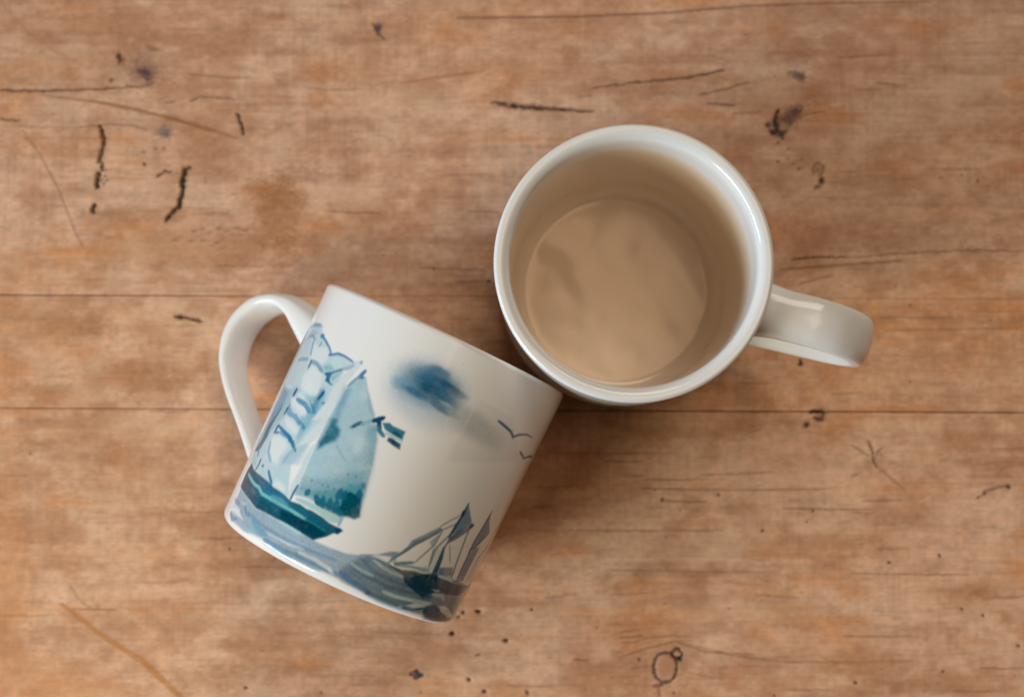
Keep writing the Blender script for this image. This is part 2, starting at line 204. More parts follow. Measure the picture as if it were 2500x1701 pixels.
('L','A',(0.2021,0.3916,0.5397),0.648,(0.118,0.118),0.15,[(4.517,3.982),(4.969,3.968),(5.288,3.895)]),
('L','A',(0.2454,0.4125,0.5647),0.5940000000000001,(0.118,0.118),0.15,[(5.428,2.598),(5.517,2.905),(5.621,3.115)]),
('L','A',(0.0183,0.1022,0.209),0.9720000000000001,(0.101,0.067),0.15,[(4.261,2.328),(4.282,2.158),(4.225,1.968)]),
('L','A',(0.0395,0.162,0.277),0.8640000000000001,(0.084,0.084),0.15,[(4.511,2.212),(4.618,2.199)]),
('L','A',(0.0353,0.1812,0.3066),0.918,(0.101,0.101),0.15,[(4.968,2.169),(5.186,2.018),(5.367,1.894)]),
('P','A',(0.0082,0.0976,0.1577),0.97,0.039,0.25,[(3.65,2.083),(4.181,1.948),(4.693,1.926),(5.074,1.902),(5.388,1.867),(5.495,1.829),(5.82,1.827),(6.019,1.806),(6.347,1.732),(6.686,1.779),(6.95,1.755),(7.144,1.777),(7.483,1.751),(7.777,1.688),(8.04,1.679),(8.238,1.656),(8.17,1.515),(8.136,1.479),(8.026,1.46),(7.864,1.266),(7.552,1.017),(7.199,1.039),(6.61,1.067),(6.197,1.062),(5.642,1.057),(5.184,1.019),(4.711,1.116),(3.827,1.238),(3.61,1.296),(3.551,1.745)]),
('P','A',(0.0488,0.0887,0.1351),0.7,0.103,0.3,[(3.65,2.083),(3.662,1.289),(4.268,1.227),(4.531,1.651),(4.06,1.891)]),
('P','A',(0.0,0.0482,0.0874),0.9,0.065,0.3,[(6.15,1.385),(6.914,1.436),(7.356,1.473),(7.744,1.405),(7.849,1.296),(7.537,1.047),(7.116,1.058),(6.723,1.079),(6.231,1.077)]),
('P','A',(0.0278,0.162,0.277),0.7,0.078,0.5,[(4.448,1.871),(5.238,1.881),(5.5,1.823),(5.983,1.791),(6.334,1.718),(6.356,1.541),(5.822,1.504),(5.206,1.492)]),
('P','A',(0.1098,0.3419,0.4354),0.6,0.065,0.3,[(5.499,1.54),(5.63,1.641),(6.008,1.682),(6.365,1.596),(6.355,1.507),(5.827,1.497)]),
('P','A',(0.0091,0.1274,0.1823),0.7,0.065,0.5,[(6.4,1.713),(6.729,1.773),(6.942,1.735),(7.148,1.628),(6.983,1.518),(6.47,1.523)]),
('L','A',(0.1636,0.4678,0.4917),1,(0.101,0.101),0.15,[(3.818,1.747),(4.587,1.598),(4.867,1.6),(5.15,1.489),(5.583,1.495),(6.065,1.485),(6.486,1.496),(6.793,1.481),(7.058,1.465)]),
('L','A',(0.0082,0.1946,0.216),0.8640000000000001,(0.067,0.067),0.15,[(7.049,1.464),(7.378,1.466),(7.741,1.412)]),
('L','A',(0.3661,0.6172,0.6034),0.756,(0.084,0.084),0.15,[(6.202,1.054),(6.644,1.044),(7.093,1.031)]),
('P','A',(0.3856,0.5776,0.5775),0.97,0.039,0.1,[(6.448,1.877),(6.633,1.942),(6.927,1.972),(7.303,1.961),(7.617,1.973),(8.0,1.97),(8.029,1.875),(7.979,1.767),(7.832,1.715),(7.563,1.73),(7.278,1.798),(6.946,1.796),(6.67,1.806),(6.487,1.81)]),
('L','A',(0.277,0.4233,0.5397),0.918,(0.101,0.101),0.15,[(8.055,1.996),(8.05,1.726)]),
('P','A',(0.0024,0.0545,0.1195),0.95,0.039,0.15,[(8.007,1.639),(8.117,1.694),(8.247,1.652),(8.136,1.479),(8.046,1.523)]),
('L','A',(0.0278,0.1384,0.2609),0.9720000000000001,(0.076,0.076),0.15,[(6.345,2.231),(6.315,1.998),(6.314,1.752)]),
('P','B',(0.0083,0.0465,0.0909),0.97,0.052,0.35,[(9.855,1.317),(10.004,1.317),(10.357,1.312),(10.782,1.424),(11.096,1.436),(11.362,1.516),(11.822,1.597),(12.376,1.57),(13.416,1.466),(14.052,1.436),(13.476,1.108),(12.23,1.045),(11.685,0.925),(11.522,0.74),(11.058,0.853),(10.628,0.975),(10.489,1.149),(10.285,1.194),(9.949,1.255)]),
('P','B',(0.0454,0.0842,0.1465),0.7,0.078,0.4,[(11.91,1.474),(13.416,1.466),(13.885,1.416),(13.328,1.079),(12.291,1.056)]),
('P','B',(0.019,0.0715,0.1282),0.7,0.078,0.4,[(11.038,0.888),(11.65,0.978),(11.926,0.838),(11.533,0.723)]),
('P','B',(0.0144,0.0211,0.0467),0.7,0.052,0.3,[(12.22,1.146),(12.797,1.281),(13.364,1.187),(13.25,1.095),(12.449,1.042)]),
('P','B',(0.1725,0.2827,0.3653),0.9,0.039,0.3,[(10.237,2.215),(10.935,2.912),(11.052,2.819),(10.717,2.478),(10.392,2.133),(10.237,1.831),(10.033,1.588),(9.894,1.31),(9.825,1.322),(9.9,1.555),(10.017,1.663),(10.205,2.02)]),
('P','B',(0.1389,0.224,0.2935),0.8,0.045,0.3,[(9.375,1.392),(9.759,1.668),(10.046,1.775),(10.019,1.573),(9.686,1.476)]),
('B','B',(0.1006,0.1798,0.2478),0.6,0,0.22,[9.978,1.485,0.068,0.088,0.098,-0.066]),
('L','B',(0.105,0.173,0.2392),0.918,(0.076,0.101),0.15,[(11.036,2.824),(10.717,2.478),(10.392,2.133),(9.988,1.55)]),
('L','B',(0.224,0.2738,0.2935),0.8640000000000001,(0.05,0.05),0.15,[(11.47,3.467),(11.147,3.158),(10.93,2.92)]),
('L','B',(0.1909,0.2482,0.284),0.8640000000000001,(0.05,0.05),0.15,[(11.497,3.207),(11.036,2.824)]),
('L','B',(0.1551,0.2162,0.2655),0.8640000000000001,(0.054,0.054),0.15,[(11.061,2.781),(11.006,2.313),(10.641,1.627)]),
('L','B',(0.1389,0.2012,0.2566),0.8640000000000001,(0.067,0.067),0.15,[(11.367,2.756),(11.086,2.176),(11.191,1.697)]),
('P','B',(0.2602,0.3395,0.3763),0.75,0.039,0.25,[(10.803,2.366),(11.061,2.781),(11.048,2.327),(11.014,2.213)]),
('P','B',(0.1846,0.2651,0.3131),0.6,0.039,0.25,[(11.044,2.162),(11.219,2.3),(11.235,1.711),(11.147,1.684)]),
('P','B',(0.1608,0.2827,0.3653),0.95,0.039,0.2,[(11.516,3.843),(11.686,3.677),(12.036,3.356),(12.147,3.3),(11.655,2.924),(11.378,2.739),(11.402,3.137),(11.481,3.45)]),
('P','B',(0.0658,0.1354,0.2144),0.9,0.045,0.3,[(11.4,2.704),(11.626,2.967),(11.933,3.143),(12.141,3.309),(12.213,3.284),(12.023,3.021),(11.763,2.767),(11.474,2.5),(11.4,2.355)]),
('L','B',(0.0418,0.098,0.1695),0.9720000000000001,(0.084,0.101),0.15,[(11.522,3.834),(11.503,3.416),(11.446,3.068),(11.4,2.704)]),
('L','B',(0.0221,0.053,0.1307),0.9720000000000001,(0.134,0.134),0.15,[(11.485,3.575),(11.516,3.44)]),
('L','B',(0.0187,0.0324,0.1307),0.9720000000000001,(0.151,0.101),0.15,[(12.125,3.285),(12.043,3.171)]),
('P','B',(0.0445,0.1132,0.1766),0.95,0.039,0.2,[(11.452,2.535),(11.447,2.369),(11.555,2.071),(11.634,1.558),(11.395,1.451),(11.369,2.1),(11.355,2.383)]),
('P','B',(0.0921,0.1798,0.2478),0.8,0.052,0.4,[(11.581,1.769),(12.164,1.911),(12.364,1.618),(11.669,1.505)]),
('P','B',(0.1337,0.224,0.284),0.6,0.065,0.4,[(10.682,1.509),(11.223,1.687),(11.351,1.52),(11.055,1.451)]),
('L','B',(0.1666,0.2319,0.3131),0.918,(0.084,0.084),0.15,[(12.056,3.153),(12.121,2.628),(12.229,2.049),(12.345,1.552)]),
('L','B',(0.2602,0.3199,0.3231),0.8640000000000001,(0.044,0.044),0.15,[(11.568,2.486),(11.943,1.985)]),
('L','B',(0.5245,0.6888,0.6682),0.918,(0.076,0.076),0.15,[(11.319,1.573),(11.309,1.979),(11.321,2.352)]),
('L','B',(0.2602,0.4136,0.4342),0.9720000000000001,(0.084,0.084),0.15,[(10.081,1.365),(10.662,1.502),(11.143,1.56)]),
('L','B',(0.088,0.1798,0.2065),0.8640000000000001,(0.101,0.101),0.15,[(10.064,1.399),(10.597,1.621)]),
('P','B',(0.1389,0.2319,0.3334),0.95,0.039,0.2,[(12.776,3.883),(12.956,3.543),(13.365,3.234),(12.97,2.848),(12.715,2.557),(12.654,2.442),(12.606,2.895),(12.709,3.502)]),
('L','B',(0.0592,0.1132,0.2144),0.9720000000000001,(0.084,0.101),0.15,[(12.777,3.872),(12.726,3.484),(12.6,2.768),(12.637,2.46),(12.659,1.814),(12.696,1.507)]),
('L','B',(0.0764,0.1413,0.2307),0.918,(0.092,0.092),0.15,[(13.343,3.232),(13.04,2.921),(12.735,2.581)]),
('L','B',(0.0472,0.0842,0.1838),0.9720000000000001,(0.134,0.134),0.15,[(12.627,2.605),(12.637,2.46)]),
('P','B',(0.1551,0.2319,0.3438),0.85,0.039,0.3,[(12.654,2.442),(12.898,2.69),(13.141,2.7),(13.11,1.558),(12.696,1.507)]),
('L','B',(0.1909,0.1939,0.2225),0.8640000000000001,(0.059,0.059),0.15,[(14.154,3.732),(13.755,3.2),(13.914,2.67),(13.64,2.124),(13.692,1.595)]),
('L','B',(0.231,0.2482,0.284),0.8640000000000001,(0.084,0.084),0.15,[(13.891,2.862),(13.464,2.37),(13.425,1.582)]),
('L','B',(0.1337,0.2319,0.3231),0.8640000000000001,(0.05,0.05),0.15,[(9.156,1.255),(9.482,1.298),(9.829,1.314)]),
('L','B',(0.1608,0.2482,0.3231),0.756,(0.05,0.05),0.15,[(8.991,1.221),(9.375,1.392)]),
('L','B',(0.4591,0.6591,0.6395),0.918,(0.101,0.101),0.15,[(11.724,1.521),(12.273,1.52),(12.519,1.491)]),
('L','B',(0.2292,0.3296,0.358),0.756,(0.076,0.076),0.15,[(12.42,1.474),(13.371,1.452)]),
('P','B',(0.3506,0.5345,0.5396),0.9,0.039,0.25,[(11.697,1.082),(12.005,1.123),(12.144,1.09),(11.911,1.034)]),
('L','B',(0.4278,0.5476,0.5396),0.756,(0.118,0.118),0.15,[(11.851,0.944),(12.288,0.972),(12.508,0.884)]),
]
MARKS=[
('B',(0.305,0.107,0.0252),0.5850000000000001,0,0.7,[-8.18,8.5,0.836,0.004,0.021,-1.377],0),
('B',(0.305,0.107,0.0252),0.45499999999999996,0,0.7,[-7.857,7.201,0.683,0.003,0.01,-0.687],0),
('B',(0.305,0.107,0.0252),0.39,0,0.7,[-8.801,9.265,0.837,0.004,0.005,-0.307],0),
('B',(0.305,0.107,0.0252),0.45499999999999996,0,0.7,[-14.468,4.506,0.907,0.004,0.011,-0.455],0),
('B',(0.305,0.107,0.0252),0.26,0,0.7,[-10.125,6.809,2.275,0.011,0.006,-0.305],0),
('B',(0.305,0.107,0.0252),0.39,0,0.7,[-17.52,10.918,0.458,0.002,0.019,-0.694],0),
('B',(0.305,0.107,0.0252),0.45499999999999996,0,0.7,[-8.287,15.345,0.46,0.002,0.002,-0.14],0),
('B',(0.305,0.107,0.0252),0.45499999999999996,0,0.7,[-4.293,-5.926,1.937,0.01,0.003,-0.295],0),
('B',(0.305,0.107,0.0252),0.325,0,0.7,[-9.86,-7.426,2.232,0.011,0.008,-0.44],0),
('B',(0.305,0.107,0.0252),0.325,0,0.7,[-13.063,2.693,1.961,0.009,0.012,-0.528],0),
('B',(0.305,0.107,0.0252),0.26,0,0.7,[-8.431,-3.725,2.243,0.011,0.007,-0.445],0),
('B',(0.305,0.107,0.0252),0.39,0,0.7,[9.821,14.063,1.606,0.007,-0.002,-0.202],0),
('B',(0.305,0.107,0.0252),0.52,0,0.7,[10.497,12.669,0.534,0.002,-0.005,-0.542],0),
('B',(0.305,0.107,0.0252),0.26,0,0.7,[9.442,14.45,1.531,0.007,-0.002,-0.311],0),
('B',(0.305,0.107,0.0252),0.52,0,0.7,[15.948,-4.422,0.448,0.002,-0.004,-0.266],0),
('B',(0.305,0.107,0.0252),0.45499999999999996,0,0.7,[16.679,-5.269,0.298,0.001,-0.005,-0.266],0),
('B',(0.305,0.107,0.0252),0.39,0,0.7,[3.626,-4.26,0.373,0.002,-0.0,-0.222],0),
('B',(0.305,0.107,0.0252),0.39,0,0.7,[3.551,-4.853,0.298,0.001,-0.0,-0.163],0),
('B',(0.305,0.107,0.0252),0.39,0,0.7,[7.45,-1.639,0.449,0.002,-0.001,-0.224],0),
('B',(0.305,0.107,0.0252),0.26,0,0.7,[12.676,-3.326,0.598,0.003,-0.006,-0.445],0),
('B',(0.305,0.107,0.0252),0.325,0,0.7,[16.622,-0.024,0.6,0.003,-0.004,-0.225],0),
('B',(0.305,0.107,0.0252),0.325,0,0.7,[2.172,14.184,1.224,0.006,0.0,-0.202],0),
('B',(0.305,0.107,0.0252),0.325,0,0.7,[-15.696,2.303,1.508,0.007,0.008,-0.302],0),
('B',(0.6172,0.3916,0.2384),0.52,0,0.5,[-6.334,6.75,0.91,0.004,0.006,-0.457],0),
('B',(0.6172,0.3916,0.2384),0.52,0,0.5,[-3.354,12.529,1.069,0.005,0.004,-0.387],0),
('B',(0.6172,0.3916,0.2384),0.26,0,0.5,[-13.309,13.57,1.377,0.006,0.014,-0.621],0),
('B',(0.6172,0.3916,0.2384),0.325,0,0.5,[-15.616,14.026,1.225,0.006,0.01,-0.389],0),
('B',(0.6172,0.3916,0.2384),0.325,0,0.5,[-5.604,9.126,1.065,0.005,0.006,-0.537],0),
('B',(0.6172,0.3916,0.2384),0.325,0,0.5,[-12.408,7.18,1.821,0.008,0.01,-0.458],0),
('B',(0.6172,0.3916,0.2384),0.325,0,0.5,[8.894,12.662,0.993,0.005,-0.003,-0.465],0),
('B',(0.6172,0.3916,0.2384),0.13,0,0.5,[2.405,11.318,0.076,0.0,0.0,-0.077],0),
('B',(0.6172,0.3916,0.2384),0.325,0,0.5,[6.695,-2.909,2.244,0.011,-0.002,-0.446],0),
('B',(0.6172,0.3916,0.2384),0.26,0,0.5,[7.432,-4.982,2.983,0.015,-0.002,-0.369],0),
('B',(0.6172,0.3916,0.2384),0.39,0,0.5,[-13.028,1.11,1.505,0.007,0.012,-0.526],0),
('B',(0.6172,0.3916,0.2384),0.65,0,0.5,[-13.872,-1.443,0.675,0.003,0.009,-0.373],0),
('B',(0.6172,0.3916,0.2384),0.78,0,0.5,[-12.781,-3.301,0.299,0.001,0.004,-0.193],0),
('B',(0.6172,0.3916,0.2384),0.52,0,0.5,[-15.724,-5.28,0.448,0.002,0.005,-0.192],0),
('B',(0.6172,0.3916,0.2384),0.52,0,0.5,[-16.244,3.056,0.453,0.002,0.008,-0.302],0),
('B',(0.6172,0.3916,0.2384),0.52,0,0.5,[-14.435,3.216,0.377,0.002,0.011,-0.453],0),
('B',(0.6172,0.3916,0.2384),0.45499999999999996,0,0.5,[-11.371,1.118,0.452,0.002,0.006,-0.301],0),
('B',(0.6172,0.3916,0.2384),0.45499999999999996,0,0.5,[-10.016,1.125,0.376,0.002,0.005,-0.301],0),
('B',(0.6172,0.3916,0.2384),0.45499999999999996,0,0.5,[-16.275,-1.454,0.3,0.001,0.01,-0.373],0),
('B',(0.6172,0.3916,0.2384),0.52,0,0.5,[-12.242,-0.462,0.451,0.002,0.005,-0.224],0),
('B',(0.6172,0.3916,0.2384),0.45499999999999996,0,0.5,[-10.943,-5.367,0.448,0.002,0.004,-0.222],0),
('B',(0.6172,0.3916,0.2384),0.52,0,0.5,[-13.186,-5.23,0.224,0.001,0.003,-0.148],0),
('B',(0.6172,0.3916,0.2384),0.45499999999999996,0,0.5,[-14.344,-3.68,0.299,0.001,0.005,-0.223],0),
('B',(0.6172,0.3916,0.2384),0.39,0,0.5,[-16.032,-2.125,0.3,0.001,0.008,-0.298],0),
('B',(0.6172,0.3916,0.2384),0.39,0,0.5,[-10.918,-2.845,0.374,0.002,0.006,-0.297],0),
('B',(0.6172,0.3916,0.2384),0.39,0,0.5,[-14.562,2.233,1.206,0.006,0.009,-0.377],0),
('B',(0.6172,0.3916,0.2384),0.45499999999999996,0,0.5,[-11.853,-1.059,0.45,0.002,0.006,-0.299],0),
('L',(0.6172,0.3916,0.2384),0.35,(0.108,0.108),0.3,[(2.284,15.978),(2.339,15.041),(2.295,13.641)],0),
('L',(0.6172,0.3916,0.2384),0.4,(0.265,0.602),0.3,[(8.496,16.006),(8.528,15.069),(8.288,13.435)],0),
('L',(0.6172,0.3916,0.2384),0.35,(0.072,0.072),0.3,[(1.865,14.338),(1.408,13.637)],0),
('L',(0.6172,0.3916,0.2384),0.3,(0.072,0.072),0.3,[(13.74,-2.056),(13.195,-3.694)],0),
('L',(0.6172,0.3916,0.2384),0.25,(0.06,0.06),0.3,[(16.527,3.135),(16.184,0.724)],0),
('L',(0.6172,0.3916,0.2384),0.3,(0.06,0.06),0.3,[(-11.219,12.338),(-11.588,11.718)],0),
('B',(0.552,0.2086,0.0482),0.36400000000000005,0,0.5,[-17.095,-4.361,0.971,0.005,0.062,-2.215],0),
('B',(0.552,0.2086,0.0482),0.41600000000000004,0,0.5,[-16.64,-7.312,1.935,0.01,0.03,-1.101],0),
('B',(0.552,0.2086,0.0482),0.28600000000000003,0,0.5,[-17.474,-1.535,0.825,0.004,0.042,-1.49],0),
('B',(0.552,0.2086,0.0482),0.325,0,0.5,[-14.838,-7.891,1.933,0.01,0.015,-0.586],0),
('L',(0.117,0.0452,0.0194),0.85,(0.108,0.06),0.3,[(-17.876,12.696),(-16.346,12.679),(-14.819,12.741),(-13.139,12.826)],0.25),
('L',(0.305,0.107,0.0252),0.6,(0.108,0.145),0.3,[(-16.495,12.531),(-14.426,12.285),(-12.507,11.868),(-10.973,11.473),(-9.63,11.047)],0),
('L',(0.1384,0.0545,0.0232),0.5,(0.06,0.06),0.3,[(-14.81,12.361),(-13.583,12.157),(-12.048,11.793),(-10.359,11.26)],0),
('L',(0.1384,0.0545,0.0232),0.85,(0.096,0.06),0.3,[(-17.847,11.689),(-17.121,11.646)],0.15),
('L',(0.1384,0.0545,0.0232),0.7,(0.048,0.048),0.3,[(-15.244,11.392),(-14.179,11.513),(-13.262,11.478),(-12.725,11.311)],0),
('L',(0.1384,0.0545,0.0232),0.4,(0.048,0.048),0.3,[(-17.153,11.422),(-15.321,11.392)],0),
('L',(0.1878,0.0887,0.0423),0.45,(0.279,0.227),0.6,[(-14.368,11.458),(-14.211,10.933),(-14.322,10.47),(-14.361,10.2)],0),
('L',(0.0116,0.0091,0.0091),0.95,(0.133,0.108),0.75,[(-14.368,11.458),(-14.211,10.933),(-14.322,10.47),(-14.361,10.2)],0.9),
('L',(0.1878,0.0887,0.0423),0.45,(0.202,0.202),0.6,[(-14.262,10.201),(-14.278,9.893)],0),
('L',(0.0116,0.0091,0.0091),0.85,(0.096,0.096),0.75,[(-14.262,10.201),(-14.278,9.893)],0.6),
('L',(0.1878,0.0887,0.0423),0.45,(0.279,0.304),0.6,[(-14.39,9.815),(-14.432,9.316)],0),
('L',(0.0116,0.0091,0.0091),0.95,(0.133,0.145),0.75,[(-14.39,9.815),(-14.432,9.316)],0.9),
('B',(0.0116,0.0091,0.0091),1,0,0.3,[-14.152,9.701,0.046,0.0,0.001,-0.046],0),
('B',(0.0116,0.0091,0.0091),1,0,0.3,[-14.072,9.532,0.046,0.0,0.001,-0.046],0),
('B',(0.0116,0.0091,0.0091),1,0,0.3,[-14.206,9.432,0.046,0.0,0.001,-0.046],0),
('B',(0.0116,0.0091,0.0091),1,0,0.3,[-14.142,9.932,0.038,0.0,0.001,-0.038],0),
('B',(0.0116,0.0091,0.0091),1,0,0.3,[-14.452,10.161,0.046,0.0,0.001,-0.046],0),
('B',(0.0116,0.0091,0.0091),1,0,0.3,[-14.271,9.585,0.038,0.0,0.001,-0.038],0),
('B',(0.0116,0.0091,0.0091),1,0,0.3,[-14.334,10.008,0.046,0.0,0.001,-0.046],0),
('L',(0.1878,0.0887,0.0423),0.45,(0.252,0.33),0.6,[(-14.479,8.739),(-14.563,8.432)],0),
('L',(0.0116,0.0091,0.0091),0.95,(0.12,0.157),0.75,[(-14.479,8.739),(-14.563,8.432)],0.9),
('L',(0.1878,0.0887,0.0423),0.45,(0.304,0.227),0.6,[(-11.234,10.007),(-11.416,9.96),(-11.465,9.329),(-11.518,8.945),(-11.573,8.653),(-11.812,8.445),(-12.034,8.153)],0),
('L',(0.0116,0.0091,0.0091),0.97,(0.145,0.108),0.75,[(-11.234,10.007),(-11.416,9.96),(-11.465,9.329),(-11.518,8.945),(-11.573,8.653),(-11.812,8.445),(-12.034,8.153)],1.0),
('L',(0.1878,0.0887,0.0423),0.45,(0.227,0.151),0.6,[(-9.623,11.92),(-9.511,11.611),(-9.397,11.218)],0),
('L',(0.0116,0.0091,0.0091),0.95,(0.108,0.072),0.75,[(-9.623,11.92),(-9.511,11.611),(-9.397,11.218)],0.9),
('L',(0.1878,0.0887,0.0423),0.45,(0.227,0.126),0.6,[(-11.648,4.838),(-11.224,4.817),(-10.707,4.698)],0),
('L',(0.0252,0.016,0.013),0.95,(0.108,0.06),0.75,[(-11.648,4.838),(-11.224,4.817),(-10.707,4.698)],0.8),
('B',(0.0116,0.0091,0.0091),1,0,0.3,[-12.813,10.123,0.076,0.0,0.001,-0.062],0),
('L',(0.0648,0.0319,0.0176),0.85,(0.096,0.096),0.3,[(-12.339,9.663),(-12.1,9.895),(-11.871,9.881)],0.4),
('B',(0.1384,0.0545,0.0232),0.78,0,0.3,[-12.861,10.554,0.069,0.0,0.002,-0.069],0),
('B',(0.1384,0.0545,0.0232),0.78,0,0.3,[-12.444,10.672,0.069,0.0,0.001,-0.054],0),
('B',(0.1384,0.0545,0.0232),0.65,0,0.3,[-12.178,10.696,0.053,0.0,0.001,-0.054],0),
('B',(0.1946,0.0887,0.0648),0.7150000000000001,0,0.6,[-12.923,13.416,0.57,-0.327,-0.294,-0.539],0),
('B',(0.0887,0.0423,0.0482),0.9750000000000001,0,0.6,[-12.828,13.277,0.333,-0.121,-0.069,-0.205],0),
('B',(0.0612,0.0212,0.0176),1,0,0.3,[-13.759,13.863,0.113,0.017,0.042,-0.262],0.3),
('B',(0.305,0.0612,0.0319),0.78,0,0.3,[-13.604,13.763,0.077,0.0,0.004,-0.187],0),
('B',(0.1384,0.0545,0.0232),0.9099999999999999,0,0.3,[-14.024,13.054,0.099,0.0,0.002,-0.101],0),
('L',(0.1384,0.0545,0.0232),0.6,(0.108,0.108),0.3,[(-13.523,12.886),(-12.986,12.811),(-12.531,12.991)],0),
('B',(0.1384,0.0545,0.0232),0.45499999999999996,0,0.3,[-12.633,14.195,0.29,-0.105,-0.034,-0.103],0),
('B',(0.162,0.1119,0.117),0.9750000000000001,0,0.6,[-12.151,11.252,0.32,0.001,0.005,-0.262],0),
('B',(0.0887,0.0612,0.0685),1,0,0.3,[-4.786,14.947,0.169,0.001,0.002,-0.203],0.2),
('L',(0.0802,0.0369,0.0232),0.8,(0.084,0.084),0.3,[(-4.987,15.102),(-4.792,14.776),(-4.56,14.559)],0),
('L',(0.1878,0.0887,0.0423),0.45,(0.126,0.33),0.6,[(-0.833,12.339),(-0.374,12.279),(-0.069,12.219)],0),
('L',(0.0545,0.0232,0.0144),0.95,(0.06,0.157),0.75,[(-0.833,12.339),(-0.374,12.279),(-0.069,12.219)],0.5),
('L',(0.1878,0.0887,0.0423),0.45,(0.33,0.101),0.6,[(-0.115,12.219),(0.573,12.175),(1.641,12.103),(2.71,12.038)],0),
('L',(0.0545,0.0232,0.0144),0.95,(0.157,0.048),0.75,[(-0.115,12.219),(0.573,12.175),(1.641,12.103),(2.71,12.038)],0.5),
('L',(0.1384,0.0545,0.0232),0.75,(0.084,0.048),0.3,[(-11.257,12.354),(-10.993,12.494),(-9.54,12.408)],0.1),
('L',(0.1384,0.0545,0.0232),0.65,(0.084,0.084),0.3,[(-12.134,12.288),(-11.814,12.32)],0),
('L',(0.1384,0.0545,0.0232),0.5,(0.06,0.06),0.3,[(-11.314,13.307),(-10.241,13.18),(-8.864,13.14)],0),
('L',(0.1384,0.0545,0.0232),0.45,(0.06,0.06),0.3,[(-7.331,12.836),(-6.413,12.763),(-5.267,12.792)],0),
('L',(0.305,0.107,0.0252),0.5,(0.108,0.108),0.3,[(-3.97,13.007),(-2.596,13.23),(-1.069,13.454)],0),
('L',(0.2623,0.107,0.0423),0.6,(0.072,0.072),0.3,[(-17.073,11.291),(-16.441,10.461),(-15.721,9.156),(-15.155,7.779),(-14.852,7.207)],0),
('L',(0.2623,0.1274,0.0545),0.35,(0.06,0.06),0.3,[(-17.646,15.42),(-16.937,14.721),(-15.922,14.025),(-14.992,13.562)],0),
('L',(0.1384,0.0545,0.0232),0.6,(0.06,0.06),0.3,[(-6.585,8.523),(-5.596,8.466),(-4.685,8.47)],0),
('L',(0.1384,0.0545,0.0232),0.55,(0.048,0.048),0.3,[(-1.647,8.53),(-0.583,8.52)],0),
('L',(0.1384,0.0545,0.0232),0.5,(0.048,0.048),0.3,[(-10.198,6.618),(-8.605,6.587)],0),
('L',(0.1384,0.0545,0.0232),0.4,(0.048,0.048),0.3,[(-10.914,8.411),(-9.851,8.431)],0),
('L',(0.1384,0.0545,0.0232),0.45,(0.048,0.048),0.3,[(-10.711,9.717),(-10.669,9.486)],0),
('L',(0.1384,0.0545,0.0232),0.4,(0.048,0.048),0.3,[(-6.831,9.812),(-5.307,9.742)],0),
('L',(0.1384,0.0545,0.0232),0.4,(0.06,0.06),0.3,[(-2.72,9.754),(-1.047,9.838)],0),
('L',(0.1384,0.0545,0.0232),0.5,(0.06,0.06),0.3,[(-3.3,6.573),(-1.027,6.508)],0),
('L',(0.1384,0.0545,0.0232),0.6,(0.072,0.072),0.3,[(-2.008,6.084),(-1.024,6.127)],0),
('B',(0.0612,0.0296,0.0176),1,0,0.3,[-0.911,6.127,0.106,0.0,0.0,-0.061],0),
('B',(0.1384,0.0545,0.0232),0.78,0,0.3,[-2.769,6.523,0.068,0.0,0.001,-0.069],0),
('B',(0.1384,0.0545,0.0232),0.65,0,0.3,[-4.479,6.988,0.053,0.0,0.001,-0.053],0),
('B',(0.1384,0.0545,0.0232),0.52,0,0.3,[-4.063,7.066,0.053,0.0,0.001,-0.053],0),
('L',(0.1384,0.0545,0.0232),0.5,(0.072,0.072),0.3,[(-11.13,7.797),(-10.948,7.813)],0),
('L',(0.1384,0.0545,0.0232),0.5,(0.072,0.072),0.3,[(-10.866,7.875),(-10.684,7.891)],0),
('L',(0.1384,0.0545,0.0232),0.5,(0.072,0.072),0.3,[(-10.598,7.762),(-10.416,7.778)],0),
('L',(0.1384,0.0545,0.0232),0.5,(0.072,0.072),0.3,[(-10.297,7.893),(-10.115,7.909)],0),
('L',(0.1384,0.0545,0.0232),0.5,(0.072,0.072),0.3,[(-9.992,7.803),(-9.81,7.819)],0),
('L',(0.1384,0.0545,0.0232),0.5,(0.072,0.072),0.3,[(-9.69,7.919),(-9.508,7.935)],0),
('L',(0.1384,0.0545,0.0232),0.5,(0.072,0.072),0.3,[(-11.275,7.453),(-11.094,7.469)],0),
('L',(0.1384,0.0545,0.0232),0.5,(0.072,0.072),0.3,[(-10.821,7.478),(-10.639,7.494)],0),
('L',(0.1384,0.0545,0.0232),0.5,(0.072,0.072),0.3,[(-10.364,7.396),(-10.182,7.412)],0),
('L',(0.1384,0.0545,0.0232),0.5,(0.072,0.072),0.3,[(-11.807,7.488),(-11.626,7.504)],0),
('L',(0.1384,0.0545,0.0232),0.5,(0.072,0.072),0.3,[(-9.385,7.844),(-9.203,7.86)],0),
('L',(0.162,0.0723,0.0395),0.75,(0.096,0.072),0.3,[(-2.046,15.318),(-0.13,15.342),(2.17,15.384),(5.235,15.522),(7.919,15.769),(10.22,15.873),(14.437,15.97)],0),
('L',(0.0844,0.0395,0.0232),0.85,(0.06,0.108),0.3,[(2.709,12.89),(4.16,13.059),(5.841,13.222),(7.218,13.492)],0.25),
('L',(0.1384,0.0545,0.0232),0.75,(0.072,0.072),0.3,[(6.374,12.635),(7.062,12.793),(8.095,13.092)],0.1),
('L',(0.1384,0.0545,0.0232),0.75,(0.096,0.096),0.3,[(6.64,12.342),(7.555,12.269)],0),
('L',(0.1384,0.0545,0.0232),0.5,(0.06,0.06),0.3,[(7.516,11.998),(8.508,12.026)],0),
('L',(0.1384,0.0545,0.0232),0.5,(0.06,0.06),0.3,[(2.175,12.554),(2.671,12.603)],0),
